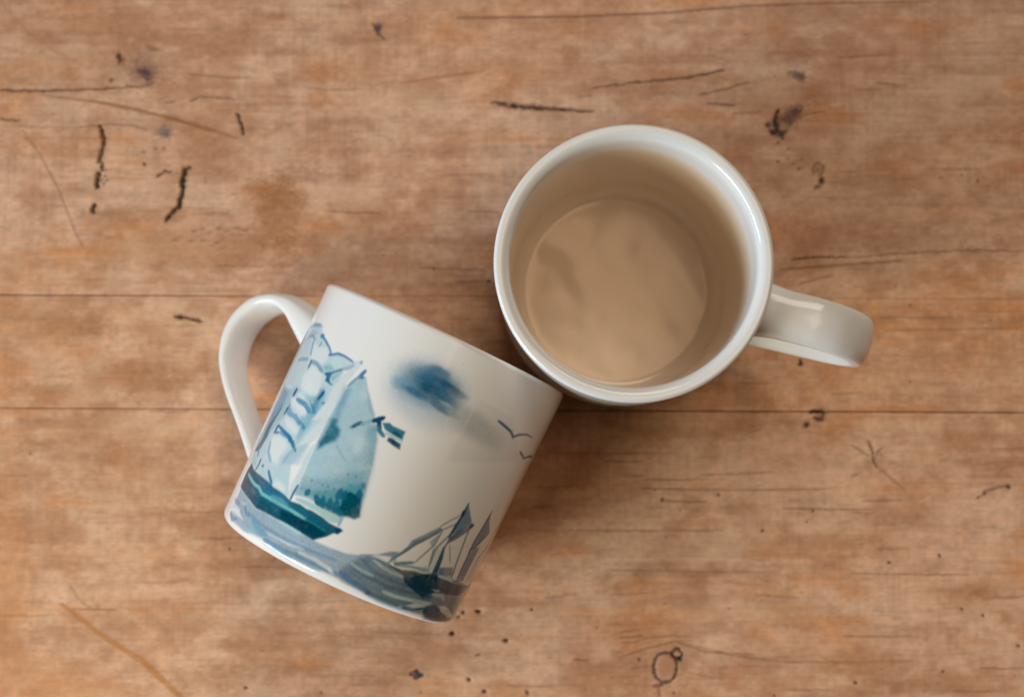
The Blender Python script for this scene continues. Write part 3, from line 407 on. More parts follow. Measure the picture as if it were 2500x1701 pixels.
('L',(0.1384,0.0545,0.0232),0.6,(0.06,0.06),0.3,[(11.197,13.96),(12.115,14.027),(13.033,14.078)],0),
('L',(0.1384,0.0545,0.0232),0.5,(0.096,0.048),0.3,[(12.486,13.081),(13.554,12.978)],0),
('L',(0.1384,0.0545,0.0232),0.45,(0.06,0.06),0.3,[(11.796,12.83),(12.636,12.873)],0),
('B',(0.1274,0.0802,0.0723),1,0,0.5,[9.815,13.325,0.329,-0.121,-0.075,-0.204],0),
('B',(0.1559,0.0723,0.0452),1,0,0.6,[9.483,11.876,0.448,0.354,0.232,-0.303],0),
('B',(0.0887,0.0423,0.0319),0.78,0,0.5,[9.729,12.085,0.206,0.163,0.093,-0.121],0),
('L',(0.1878,0.0887,0.0423),0.45,(0.227,0.43),0.6,[(9.096,12.137),(8.994,11.773),(9.06,11.387),(9.234,11.179)],0),
('L',(0.0116,0.0091,0.0091),0.9,(0.108,0.205),0.75,[(9.096,12.137),(8.994,11.773),(9.06,11.387),(9.234,11.179)],0.6),
('B',(0.0296,0.0144,0.0116),1,0,0.4,[8.93,11.317,0.176,-0.047,-0.03,-0.112],0.5),
('B',(0.0802,0.0296,0.0176),0.9099999999999999,0,0.5,[8.772,11.579,0.122,0.001,-0.001,-0.17],0),
('B',(0.0612,0.0252,0.016),0.9099999999999999,0,0.5,[9.303,11.349,0.137,0.001,-0.001,-0.108],0),
('L',(0.1274,0.0545,0.0296),0.5,(0.12,0.12),0.3,[(9.851,12.086),(9.512,11.659)],0),
('L',(0.1384,0.0545,0.0232),0.6,(0.072,0.072),0.3,[(9.804,11.954),(10.72,12.067)],0),
('B',(0.107,0.0423,0.0212),0.9750000000000001,0,0.3,[9.105,10.308,0.069,0.0,-0.0,-0.048],0),
('B',(0.107,0.0423,0.0212),0.9750000000000001,0,0.3,[9.41,10.409,0.053,0.0,-0.0,-0.038],0),
('B',(0.107,0.0423,0.0212),0.9750000000000001,0,0.3,[9.882,10.412,0.069,0.0,-0.0,-0.049],0),
('B',(0.107,0.0423,0.0212),0.9750000000000001,0,0.3,[9.788,10.057,0.068,0.0,-0.0,-0.048],0),
('B',(0.107,0.0423,0.0212),0.9750000000000001,0,0.3,[9.095,10.963,0.076,0.0,-0.0,-0.054],0),
('B',(0.107,0.0423,0.0212),0.9750000000000001,0,0.3,[9.413,10.733,0.061,0.0,-0.0,-0.043],0),
('B',(0.107,0.0423,0.0212),0.9750000000000001,0,0.3,[9.637,10.233,0.046,0.0,-0.0,-0.032],0),
('B',(0.107,0.0423,0.0212),0.9750000000000001,0,0.3,[8.964,11.773,0.069,0.0,-0.0,-0.049],0),
('B',(0.107,0.0423,0.0212),0.9750000000000001,0,0.3,[8.745,13.282,0.046,0.0,-0.0,-0.033],0),
('B',(0.107,0.0423,0.0212),0.9750000000000001,0,0.3,[9.013,13.298,0.046,0.0,-0.0,-0.033],0),
('L',(0.107,0.0482,0.0273),0.75,(0.084,0.084),0.3,[(10.334,9.86),(10.259,10.029),(10.337,10.214),(10.505,10.261),(10.626,10.138),(10.608,9.938),(10.501,9.83)],0.15),
('B',(0.0452,0.0194,0.013),1,0,0.5,[10.575,9.646,0.143,0.026,0.03,-0.181],0.4),
('B',(0.0887,0.0343,0.0194),0.9099999999999999,0,0.5,[10.421,9.415,0.158,0.059,0.03,-0.086],0.2),
('B',(0.2232,0.107,0.0545),0.65,0,0.3,[10.442,10.045,0.137,0.001,-0.001,-0.154],0),
('L',(0.0887,0.0343,0.016),0.85,(0.096,0.072),0.3,[(9.535,6.915),(10.369,6.996),(11.353,6.985)],0.2),
('L',(0.1384,0.0545,0.0232),0.6,(0.072,0.072),0.3,[(11.277,6.969),(13.552,7.148),(15.448,7.263),(17.524,7.227)],0.1),
('L',(0.1384,0.0545,0.0232),0.6,(0.096,0.096),0.3,[(9.153,6.578),(12.033,6.79),(13.322,6.887)],0),
('L',(0.1384,0.0545,0.0232),0.45,(0.06,0.06),0.3,[(12.389,4.92),(15.034,4.948)],0),
('B',(0.1384,0.0545,0.0232),0.78,0,0.3,[13.574,5.351,0.076,0.0,-0.001,-0.076],0),
('B',(0.1384,0.0545,0.0232),0.78,0,0.3,[15.958,9.67,0.061,0.0,-0.002,-0.092],0),
('L',(0.1384,0.0545,0.0232),0.5,(0.06,0.06),0.3,[(14.732,10.064),(15.988,10.086)],0),
('B',(0.1384,0.0545,0.0232),0.65,0,0.3,[15.429,9.868,0.091,0.0,-0.001,-0.054],0),
('B',(0.1384,0.0545,0.0232),0.65,0,0.3,[14.728,9.772,0.076,0.0,-0.001,-0.046],0),
('L',(0.1384,0.0545,0.0232),0.5,(0.072,0.072),0.3,[(9.755,6.063),(10.893,6.373)],0),
('L',(0.1384,0.0545,0.0232),0.4,(0.06,0.06),0.3,[(12.762,4.482),(17.293,4.579)],0),
('L',(0.4342,0.162,0.0252),0.65,(0.169,0.241),0.3,[(-15.285,-4.945),(-13.992,-5.899),(-12.479,-6.85),(-11.113,-8.093)],0),
('L',(0.2232,0.1022,0.0452),0.4,(0.06,0.06),0.3,[(-15.001,-4.351),(-14.691,-4.794),(-14.235,-5.088)],0),
('L',(0.1878,0.0887,0.0369),0.6,(0.072,0.072),0.3,[(-14.908,-5.091),(-13.488,-5.114)],0),
('B',(0.0116,0.0091,0.0091),0.95,0,0.1,[-1.166,-5.098,0.127,0.001,0.001,-0.081],0.8),
('B',(0.0802,0.0296,0.0194),0.95,0,0.1,[-1.689,-5.145,0.104,0.001,0.0,-0.066],0.3),
('B',(0.0319,0.016,0.0116),0.95,0,0.1,[-1.852,-5.293,0.082,0.0,0.0,-0.066],0.4),
('B',(0.0116,0.0091,0.0091),0.95,0,0.1,[-2.057,-5.848,0.119,0.001,0.001,-0.096],0.8),
('B',(0.0116,0.0091,0.0091),0.95,0,0.1,[-0.221,-6.09,0.134,0.001,0.0,-0.088],0.8),
('B',(0.0319,0.0176,0.0144),0.95,0,0.1,[-1.479,-7.385,0.097,0.0,0.0,-0.066],0.5),
('B',(0.0116,0.0091,0.0091),0.95,0,0.1,[-0.956,-7.793,0.104,0.001,0.0,-0.081],0.6),
('B',(0.1022,0.0452,0.0252),0.95,0,0.1,[-8.999,-7.723,0.082,0.0,0.001,-0.059],0.2),
('B',(0.0612,0.0273,0.0176),0.95,0,0.1,[-6.46,-7.85,0.052,0.0,0.001,-0.051],0.2),
('B',(0.2232,0.1022,0.0513),0.95,0,0.1,[-16.504,0.117,0.068,0.0,0.001,-0.052],0),
('B',(0.1384,0.0545,0.0232),0.95,0,0.1,[-9.625,-3.047,0.052,0.0,0.001,-0.052],0),
('B',(0.1559,0.0578,0.0273),0.95,0,0.1,[-1.194,-6.581,0.119,0.001,0.0,-0.044],0),
('B',(0.1022,0.0395,0.0212),0.95,0,0.1,[-3.083,-7.804,0.052,0.0,0.0,-0.051],0),
('B',(0.1384,0.0545,0.0232),0.95,0,0.1,[-8.1,-3.389,0.067,0.0,0.001,-0.052],0),
('B',(0.0887,0.0723,0.0976),1,0,0.3,[-3.237,-7.246,0.208,0.001,0.001,-0.14],0),
('L',(0.0176,0.0116,0.013),0.95,(0.072,0.072),0.3,[(-3.475,-7.233),(-3.236,-7.379),(-3.029,-7.231),(-3.238,-7.099),(-3.446,-7.188)],0.3),
('L',(0.1384,0.0545,0.0232),0.4,(0.06,0.06),0.3,[(-12.511,1.602),(-11.795,1.583),(-11.08,1.624)],0),
('L',(0.1384,0.0545,0.0232),0.4,(0.06,0.06),0.3,[(-17.5,-0.6),(-17.048,-0.62),(-16.597,-0.633)],0),
('L',(0.1384,0.0545,0.0232),0.35,(0.06,0.06),0.3,[(-9.255,-3.655),(-7.721,-3.67),(-6.187,-3.714)],0),
('L',(0.1384,0.0545,0.0232),0.4,(0.06,0.06),0.3,[(-10.845,-2.696),(-9.721,-2.713),(-8.599,-2.611)],0),
('L',(0.1384,0.0545,0.0232),0.3,(0.06,0.06),0.3,[(-11.838,-1.806),(-11.05,-1.825),(-10.262,-1.836)],0),
('L',(0.1384,0.0545,0.0232),0.25,(0.06,0.06),0.3,[(-14.323,-1.445),(-13.797,-1.465),(-13.272,-1.44)],0),
('L',(0.1384,0.0545,0.0232),0.3,(0.06,0.06),0.3,[(-9.225,-1.047),(-8.474,-1.065),(-7.722,-1.114)],0),
('L',(0.1384,0.0545,0.0232),0.3,(0.06,0.06),0.3,[(-12.911,-4.192),(-12.013,-4.21),(-11.116,-4.154)],0),
('L',(0.1384,0.0545,0.0232),0.4,(0.06,0.06),0.3,[(-4.667,-5.854),(-3.548,-5.87),(-2.429,-5.887)],0),
('L',(0.1384,0.0545,0.0232),0.35,(0.06,0.06),0.3,[(-17.366,-5.325),(-16.432,-5.342),(-15.5,-5.279)],0),
('L',(0.1384,0.0545,0.0232),0.35,(0.06,0.06),0.3,[(-6.736,-7.263),(-5.693,-7.28),(-4.651,-7.283)],0),
('B',(0.0116,0.0091,0.0091),1,0,0.3,[9.816,3.346,0.113,0.001,-0.001,-0.113],0.7),
('L',(0.0116,0.0091,0.0091),0.9,(0.072,0.072),0.3,[(9.779,3.482),(9.831,3.331)],0),
('B',(0.0116,0.0091,0.0091),1,0,0.3,[10.024,1.258,0.148,0.027,0.017,-0.104],0.7),
('L',(0.1878,0.0887,0.0423),0.45,(0.252,0.252),0.6,[(10.148,1.687),(10.48,1.719),(10.599,1.629),(10.477,1.433),(10.267,1.492)],0),
('L',(0.0176,0.0103,0.0091),0.95,(0.12,0.12),0.75,[(10.148,1.687),(10.48,1.719),(10.599,1.629),(10.477,1.433),(10.267,1.492)],0.6),
('L',(0.117,0.0612,0.0319),0.85,(0.084,0.084),0.3,[(12.064,0.704),(12.197,0.479),(12.238,0.105),(12.384,-0.195)],0),
('L',(0.1559,0.0802,0.0423),0.7,(0.06,0.06),0.3,[(12.209,0.254),(12.573,0.481)],0),
('L',(0.1559,0.0802,0.0423),0.6,(0.06,0.06),0.3,[(12.118,0.179),(11.521,0.551)],0),
('L',(0.2623,0.1221,0.0578),0.55,(0.072,0.072),0.3,[(12.377,-0.157),(13.38,-1.013)],0),
('L',(0.1384,0.0545,0.0232),0.5,(0.072,0.072),0.3,[(12.267,0.03),(12.421,0.33),(12.569,0.181)],0),
('B',(0.1384,0.0545,0.0232),0.52,0,0.3,[11.623,-0.46,0.144,0.083,0.029,-0.052],0),
('B',(0.0482,0.0232,0.016),0.9,0,0.1,[5.074,-1.322,0.082,0.0,-0.0,-0.07],0.35),
('B',(0.0482,0.0232,0.016),0.9,0,0.1,[4.827,-0.979,0.045,0.0,-0.0,-0.038],0.35),
('B',(0.0482,0.0232,0.016),0.9,0,0.1,[6.987,-1.156,0.06,0.0,-0.0,-0.051],0.35),
('B',(0.0482,0.0232,0.016),0.9,0,0.1,[10.208,-1.685,0.067,0.0,-0.001,-0.057],0.35),
('B',(0.0482,0.0232,0.016),0.9,0,0.1,[8.48,-2.342,0.075,0.0,-0.0,-0.063],0.35),
('B',(0.0482,0.0232,0.016),0.9,0,0.1,[14.495,-3.168,0.075,0.0,-0.001,-0.063],0.35),
('B',(0.0482,0.0232,0.016),0.9,0,0.1,[12.795,-3.399,0.082,0.0,-0.001,-0.069],0.35),
('B',(0.0482,0.0232,0.016),0.9,0,0.1,[15.23,-4.966,0.075,0.0,-0.001,-0.063],0.35),
('B',(0.0482,0.0232,0.016),0.9,0,0.1,[15.92,-5.177,0.082,0.0,-0.001,-0.069],0.35),
('B',(0.0482,0.0232,0.016),0.9,0,0.1,[11.584,-7.43,0.082,0.0,-0.001,-0.069],0.35),
('B',(0.0482,0.0232,0.016),0.9,0,0.1,[14.527,-7.048,0.059,0.0,-0.001,-0.05],0.35),
('B',(0.0482,0.0232,0.016),0.9,0,0.1,[0.502,-7.801,0.082,0.0,0.0,-0.069],0.35),
('B',(0.0482,0.0232,0.016),0.9,0,0.1,[0.64,-5.037,0.067,0.0,0.0,-0.057],0.35),
('B',(0.0482,0.0232,0.016),0.9,0,0.1,[16.848,-0.847,0.112,0.001,-0.002,-0.095],0.35),
('B',(0.0482,0.0232,0.016),0.9,0,0.1,[16.027,-1.045,0.075,0.0,-0.001,-0.063],0.35),
('B',(0.0482,0.0232,0.016),0.9,0,0.1,[15.837,-1.195,0.052,0.0,-0.001,-0.044],0.35),
('B',(0.0482,0.0232,0.016),0.9,0,0.1,[8.829,-7.884,0.052,0.0,-0.0,-0.044],0.35),
('B',(0.0482,0.0232,0.016),0.9,0,0.1,[4.296,-6.694,0.082,0.0,-0.0,-0.069],0.35),
('B',(0.0482,0.0232,0.016),0.9,0,0.1,[7.32,-4.967,0.045,0.0,-0.0,-0.038],0.35),
('B',(0.0482,0.0232,0.016),0.9,0,0.1,[17.109,-6.189,0.089,0.0,-0.001,-0.075],0.35),
('B',(0.0482,0.0232,0.016),0.9,0,0.1,[5.199,-2.581,0.045,0.0,-0.0,-0.038],0.35),
('B',(0.0482,0.0232,0.016),0.9,0,0.1,[5.688,-1.67,0.045,0.0,-0.0,-0.038],0.35),
('B',(0.0482,0.0232,0.016),0.9,0,0.1,[9.995,-2.037,0.045,0.0,-0.0,-0.038],0.35),
('B',(0.0482,0.0232,0.016),0.9,0,0.1,[2.865,-5.61,0.045,0.0,0.0,-0.038],0.35),
('B',(0.0482,0.0232,0.016),0.9,0,0.1,[5.469,-7.762,0.052,0.0,-0.0,-0.044],0.35),
('B',(0.0482,0.0232,0.016),0.9,0,0.1,[13.55,2.713,0.045,0.0,-0.001,-0.038],0.35),
('B',(0.0482,0.0232,0.016),0.9,0,0.1,[5.196,-3.622,0.037,0.0,-0.0,-0.032],0.35),
('L',(0.1384,0.0545,0.0232),0.6,(0.096,0.096),0.3,[(16.006,-0.963),(16.849,-0.787)],0),
('L',(0.1384,0.0545,0.0232),0.5,(0.06,0.06),0.3,[(15.701,-1.263),(16.306,-0.924)],0),
('L',(0.1384,0.0545,0.0232),0.6,(0.066,0.048),0.3,[(3.1,-0.029),(3.739,-0.041),(4.378,-0.023)],0),
('L',(0.1384,0.0545,0.0232),0.5,(0.066,0.048),0.3,[(1.446,0.24),(3.401,0.235),(5.355,0.259)],0),
('L',(0.1384,0.0545,0.0232),0.6,(0.066,0.048),0.3,[(4.452,-0.644),(5.278,-0.655),(6.104,-0.636)],0),
('L',(0.1384,0.0545,0.0232),0.5,(0.066,0.048),0.3,[(3.702,-0.498),(4.077,-0.519),(4.452,-0.51)],0),
('L',(0.1384,0.0545,0.0232),0.6,(0.066,0.048),0.3,[(4.302,-0.944),(6.328,-0.976),(8.354,-0.977)],0),
('L',(0.1384,0.0545,0.0232),0.5,(0.066,0.048),0.3,[(8.204,-0.978),(9.517,-0.964),(10.83,-0.92)],0),
('L',(0.1384,0.0545,0.0232),0.6,(0.066,0.048),0.3,[(5.126,-1.351),(5.839,-1.389),(6.551,-1.397)],0),
('L',(0.1384,0.0545,0.0232),0.65,(0.066,0.048),0.3,[(9.175,-1.593),(10.711,-1.619),(12.248,-1.616)],0),
('L',(0.1384,0.0545,0.0232),0.5,(0.066,0.048),0.3,[(11.497,-1.731),(11.871,-1.744),(12.246,-1.727)],0),
('L',(0.1384,0.0545,0.0232),0.6,(0.066,0.048),0.3,[(11.876,-1.319),(12.551,-1.323),(13.226,-1.297)],0),
('L',(0.1384,0.0545,0.0232),0.5,(0.066,0.048),0.3,[(1.903,-2.374),(4.525,-2.376),(7.147,-2.348)],0),
('L',(0.1384,0.0545,0.0232),0.5,(0.066,0.048),0.3,[(6.33,-0.486),(7.644,-0.438),(8.959,-0.361)],0),
('L',(0.1384,0.0545,0.0232),0.5,(0.066,0.048),0.3,[(0.849,-0.923),(1.375,-0.928),(1.9,-0.903)],0),
('L',(0.1384,0.0545,0.0232),0.6,(0.066,0.048),0.3,[(0.626,-1.582),(0.964,-1.588),(1.301,-1.564)],0),
('L',(0.1384,0.0545,0.0232),0.45,(0.066,0.048),0.3,[(3.177,-3.706),(5.981,-3.741),(8.784,-3.745)],0),
('L',(0.1384,0.0545,0.0232),0.55,(0.066,0.048),0.3,[(11.475,-3.777),(13.455,-3.804),(15.435,-3.802)],0),
('L',(0.1384,0.0545,0.0232),0.45,(0.066,0.048),0.3,[(8.182,-4.497),(8.928,-4.564),(9.674,-4.601)],0),
('L',(0.1384,0.0545,0.0232),0.5,(0.066,0.048),0.3,[(11.154,-5.887),(12.309,-5.892),(13.464,-5.868)],0),
('L',(0.1384,0.0545,0.0232),0.5,(0.066,0.048),0.3,[(16.244,-4.569),(16.781,-4.566),(17.319,-4.534)],0),
('L',(0.1384,0.0545,0.0232),0.6,(0.066,0.048),0.3,[(15.757,-6.917),(16.515,-6.936),(17.274,-6.925)],0),
('L',(0.1384,0.0545,0.0232),0.7,(0.066,0.048),0.3,[(2.061,-6.705),(2.322,-6.726),(2.583,-6.717)],0),
('L',(0.1384,0.0545,0.0232),0.7,(0.066,0.048),0.3,[(3.626,-5.961),(3.998,-5.948),(4.371,-5.905)],0),
('L',(0.1384,0.0545,0.0232),0.5,(0.066,0.048),0.3,[(3.626,-5.776),(3.961,-5.741),(4.297,-5.677)],0),
('L',(0.1384,0.0545,0.0232),0.5,(0.066,0.048),0.3,[(3.7,-6.145),(3.998,-6.132),(4.296,-6.09)],0),
('L',(0.1384,0.0545,0.0232),0.5,(0.066,0.048),0.3,[(7.624,2.678),(8.302,2.647),(8.981,2.647)],0),
('L',(0.1384,0.0545,0.0232),0.5,(0.066,0.048),0.3,[(7.851,2.868),(8.077,2.846),(8.303,2.855)],0),
('L',(0.1384,0.0545,0.0232),0.45,(0.066,0.048),0.3,[(10.862,2.316),(11.39,2.322),(11.918,2.359)],0),
('L',(0.1384,0.0545,0.0232),0.4,(0.066,0.048),0.3,[(0.405,-2.344),(0.929,-2.378),(1.454,-2.383)],0),
('L',(0.1384,0.0545,0.0232),0.4,(0.066,0.048),0.3,[(-0.02,-7.598),(0.687,-7.616),(1.394,-7.606)],0),
('L',(0.1384,0.0545,0.0232),0.5,(0.066,0.048),0.3,[(9.277,-7.662),(10.057,-7.684),(10.838,-7.676)],0),
('L',(0.1384,0.0545,0.0232),0.5,(0.066,0.048),0.3,[(14.852,-7.671),(15.669,-7.7),(16.487,-7.7)],0),
('L',(0.1384,0.0545,0.0232),0.35,(0.066,0.048),0.3,[(10.773,-6.736),(12.15,-6.736),(13.527,-6.708)],0),
('L',(0.1384,0.0545,0.0232),0.4,(0.066,0.048),0.3,[(1.086,-4.643),(1.646,-4.581),(2.207,-4.489)],0),
('L',(0.1384,0.0545,0.0232),0.35,(0.066,0.048),0.3,[(3.327,-4.521),(3.962,-4.507),(4.597,-4.463)],0),
('L',(0.1384,0.0545,0.0232),0.4,(0.066,0.048),0.3,[(12.381,-2.956),(12.905,-2.96),(13.429,-2.936)],0),
('L',(0.1384,0.0545,0.0232),0.45,(0.066,0.048),0.3,[(12.242,-2.123),(12.616,-2.143),(12.99,-2.134)],0),
('L',(0.1384,0.0545,0.0232),0.4,(0.066,0.048),0.3,[(16.481,0.462),(16.946,0.461),(17.413,0.489)],0),
('L',(0.1384,0.0545,0.0232),0.4,(0.066,0.048),0.3,[(16.093,-0.252),(16.544,-0.227),(16.995,-0.172)],0),
('L',(0.1384,0.0545,0.0232),0.4,(0.066,0.048),0.3,[(7.915,0.985),(8.179,1.001),(8.442,1.047)],0),
('B',(0.4342,0.2086,0.1221),0.65,0,0.3,[5.151,-6.947,0.357,0.002,-0.001,-0.455],0),
('L',(0.0545,0.0343,0.0343),0.92,(0.108,0.108),0.3,[(5.546,-6.946),(5.526,-7.1),(5.47,-7.24),(5.382,-7.351),(5.272,-7.422),(5.15,-7.447),(5.029,-7.424),(4.919,-7.353),(4.832,-7.243),(4.776,-7.104),(4.757,-6.949),(4.776,-6.795),(4.833,-6.655),(4.92,-6.544),(5.031,-6.472),(5.153,-6.447),(5.275,-6.471),(5.384,-6.541),(5.471,-6.652),(5.527,-6.791),(5.546,-6.946)],0.3),
('L',(0.0452,0.0252,0.0232),0.92,(0.12,0.12),0.3,[(5.704,-6.503),(5.696,-6.551),(5.673,-6.594),(5.639,-6.629),(5.595,-6.651),(5.547,-6.659),(5.498,-6.651),(5.455,-6.629),(5.42,-6.595),(5.398,-6.552),(5.391,-6.505),(5.399,-6.457),(5.421,-6.414),(5.456,-6.379),(5.499,-6.357),(5.548,-6.349),(5.596,-6.357),(5.64,-6.378),(5.674,-6.412),(5.696,-6.455),(5.704,-6.503)],0.3),
('B',(0.0116,0.0091,0.0091),1,0,0.3,[5.651,-6.673,0.104,0.001,-0.0,-0.088],0.3),
('L',(0.1384,0.0545,0.0232),0.55,(0.06,0.06),0.3,[(3.551,-6.639),(4.743,-6.265),(5.489,-6.084),(6.531,-6.433),(8.169,-6.513)],0),
('L',(0.1384,0.0545,0.0232),0.45,(0.06,0.06),0.3,[(5.936,-6.17),(7.424,-6.546),(9.21,-6.744),(10.996,-6.735)],0),
('L',(0.1384,0.0545,0.0232),0.4,(0.06,0.06),0.3,[(4.147,-6.032),(5.34,-5.878),(6.384,-5.947)],0),
('L',(0.1559,0.0423,0.0232),0.8,(0.12,0.12),0.3,[(4.741,-7.574),(5.039,-7.529)],0),
('L',(0.1878,0.0612,0.0319),0.6,(0.096,0.096),0.3,[(4.905,-7.61),(4.948,-8.014)],0),
('L',(0.1384,0.0545,0.0232),0.4,(0.06,0.06),0.3,[(3.998,-6.99),(4.593,-6.913)],0),
('L',(0.1384,0.0545,0.0232),0.4,(0.048,0.048),0.3,[(5.932,-7.128),(7.122,-7.342)],0),
]

# ------------------------------------------------------------------ numpy painting
def _h(ix, iy, s):
    n = (ix.astype(np.int64)*374761393 + iy.astype(np.int64)*668265263 + s*1274126177) & 0x7fffffff
    n = ((n ^ (n >> 13))*1103515245 + 12345) & 0x7fffffff
    n = ((n ^ (n >> 16))*747796405) & 0x7fffffff
    return (n & 0xffffff)/float(0xffffff)
def vn(x, y, s):
    ix = np.floor(x); iy = np.floor(y); fx = x-ix; fy = y-iy
    fx = fx*fx*(3-2*fx); fy = fy*fy*(3-2*fy)
    a = _h(ix, iy, s); b = _h(ix+1, iy, s); c = _h(ix, iy+1, s); d = _h(ix+1, iy+1, s)
    return (a+(b-a)*fx)*(1-fy) + (c+(d-c)*fx)*fy
def fbm(x, y, s, o=4):
    t = 0; a = .5; n = 0
    for k in range(o):
        t = t + a*vn(x*2**k+17.3*k, y*2**k-9.1*k, s+k); n += a; a *= .5
    return t/n
def ss(a, b, x):
    t = np.clip((x-a)/(b-a), 0, 1); return t*t*(3-2*t)
def seg_d(X, Y, ps):
    best = np.full(X.shape, 1e9); tt = np.zeros(X.shape); n = len(ps)-1
    for k in range(n):
        (ax, ay), (bx, by) = ps[k], ps[k+1]
        dx, dy = bx-ax, by-ay; L = dx*dx+dy*dy+1e-12
        t = np.clip(((X-ax)*dx+(Y-ay)*dy)/L, 0, 1)
        d = np.hypot(X-ax-t*dx, Y-ay-t*dy)
        m = d < best; best = np.where(m, d, best); tt = np.where(m, (k+t)/n, tt)
    return best, tt
def inside(X, Y, ps):
    r = np.zeros(X.shape, bool); n = len(ps)
    for k in range(n):
        (ax, ay), (bx, by) = ps[k], ps[(k+1) % n]
        if ay == by: continue
        c = ((ay > Y) != (by > Y)) & (X < (bx-ax)*(Y-ay)/(by-ay)+ax)
        r ^= c
    return r
def mask(kind, sw, dat, xs, ys, feather, rough=0.0):
    """the cells a mark covers and its coverage there"""
    if kind == 'B':
        cx, cy, ux, uy, vx, vy = dat
        rx = 2.1*(abs(ux)+abs(vx)); ry = 2.1*(abs(uy)+abs(vy)); box = (cx-rx, cx+rx, cy-ry, cy+ry)
    else:
        m = (sw if kind == 'P' else max(sw))+.05
        a = [p[0] for p in dat]; b = [p[1] for p in dat]; box = (min(a)-m, max(a)+m, min(b)-m, max(b)+m)
    i0, i1 = np.searchsorted(xs, box[0]), np.searchsorted(xs, box[1]); j0, j1 = np.searchsorted(ys, box[2]), np.searchsorted(ys, box[3])
    if i1 <= i0 or j1 <= j0: return None
    X, Y = np.meshgrid(xs[i0:i1], ys[j0:j1]); X0, Y0 = X, Y
    if rough:
        X = X+rough*(fbm(X/.13, Y/.13, 31, 3)-.5); Y = Y+rough*(fbm(X0/.13+9, Y0/.13, 37, 3)-.5)
    if kind == 'B':
        det = ux*vy-uy*vx
        if abs(det) < 1e-9: return None
        a = ((X-cx)*vy-(Y-cy)*vx)/det; b = ((Y-cy)*ux-(X-cx)*uy)/det
        return (slice(j0, j1), slice(i0, i1)), X, Y, ('B', np.sqrt(a*a+b*b))
    if kind == 'P':
        d, _ = seg_d(X, Y, dat+[dat[0]]); d = np.where(inside(X, Y, dat), -d, d)
        return (slice(j0, j1), slice(i0, i1)), X, Y, ('P', d)
    d, t = seg_d(X, Y, dat)
    return (slice(j0, j1), slice(i0, i1)), X, Y, ('L', d, t)
def cover(m, sw, feather, wob):
    if m[0] == 'B': return 1-ss(.35, 1.25, m[1]*(1+wob))
    if m[0] == 'P': return 1-ss(-sw*.7, sw*.5, m[1]+wob*.08)
    r = .5*(sw[0]+(sw[1]-sw[0])*m[2])*(1+wob)*(1-.35*(2*m[2]-1)**6)
    return 1-ss(r-feather, r+feather, m[1])

def add_attr(me, name, rgb):
    a = me.color_attributes.new(name, 'FLOAT_COLOR', 'POINT')
    buf = np.ones((len(me.vertices), 4), np.float32); buf[:, :3] = rgb
    a.data.foreach_set('color', buf.ravel())
def grid_mesh(name, V, nr, nc, wrap):
    """rows x columns of vertices as quads; wrap closes the columns"""
    me = bpy.data.meshes.new(name)
    r = np.arange(nr-1)[:, None]; c = np.arange(nc if wrap else nc-1)[None, :]; c1 = (c+1) % nc
    F = np.stack([r*nc+c, r*nc+c1, (r+1)*nc+c1, (r+1)*nc+c], -1).reshape(-1, 4)
    me.vertices.add(len(V)); me.vertices.foreach_set('co', np.asarray(V, np.float32).ravel())
    me.loops.add(F.size); me.loops.foreach_set('vertex_index', F.ravel().astype(np.int32))
    me.polygons.add(len(F)); me.polygons.foreach_set('loop_start', (np.arange(len(F))*4).astype(np.int32))
    me.update(calc_edges=True); me.validate()
    me.polygons.foreach_set('use_smooth', np.ones(len(me.polygons), bool))
    return me
def link(o, parent=None):
    col.objects.link(o)
    if parent: o.parent = parent
    return o

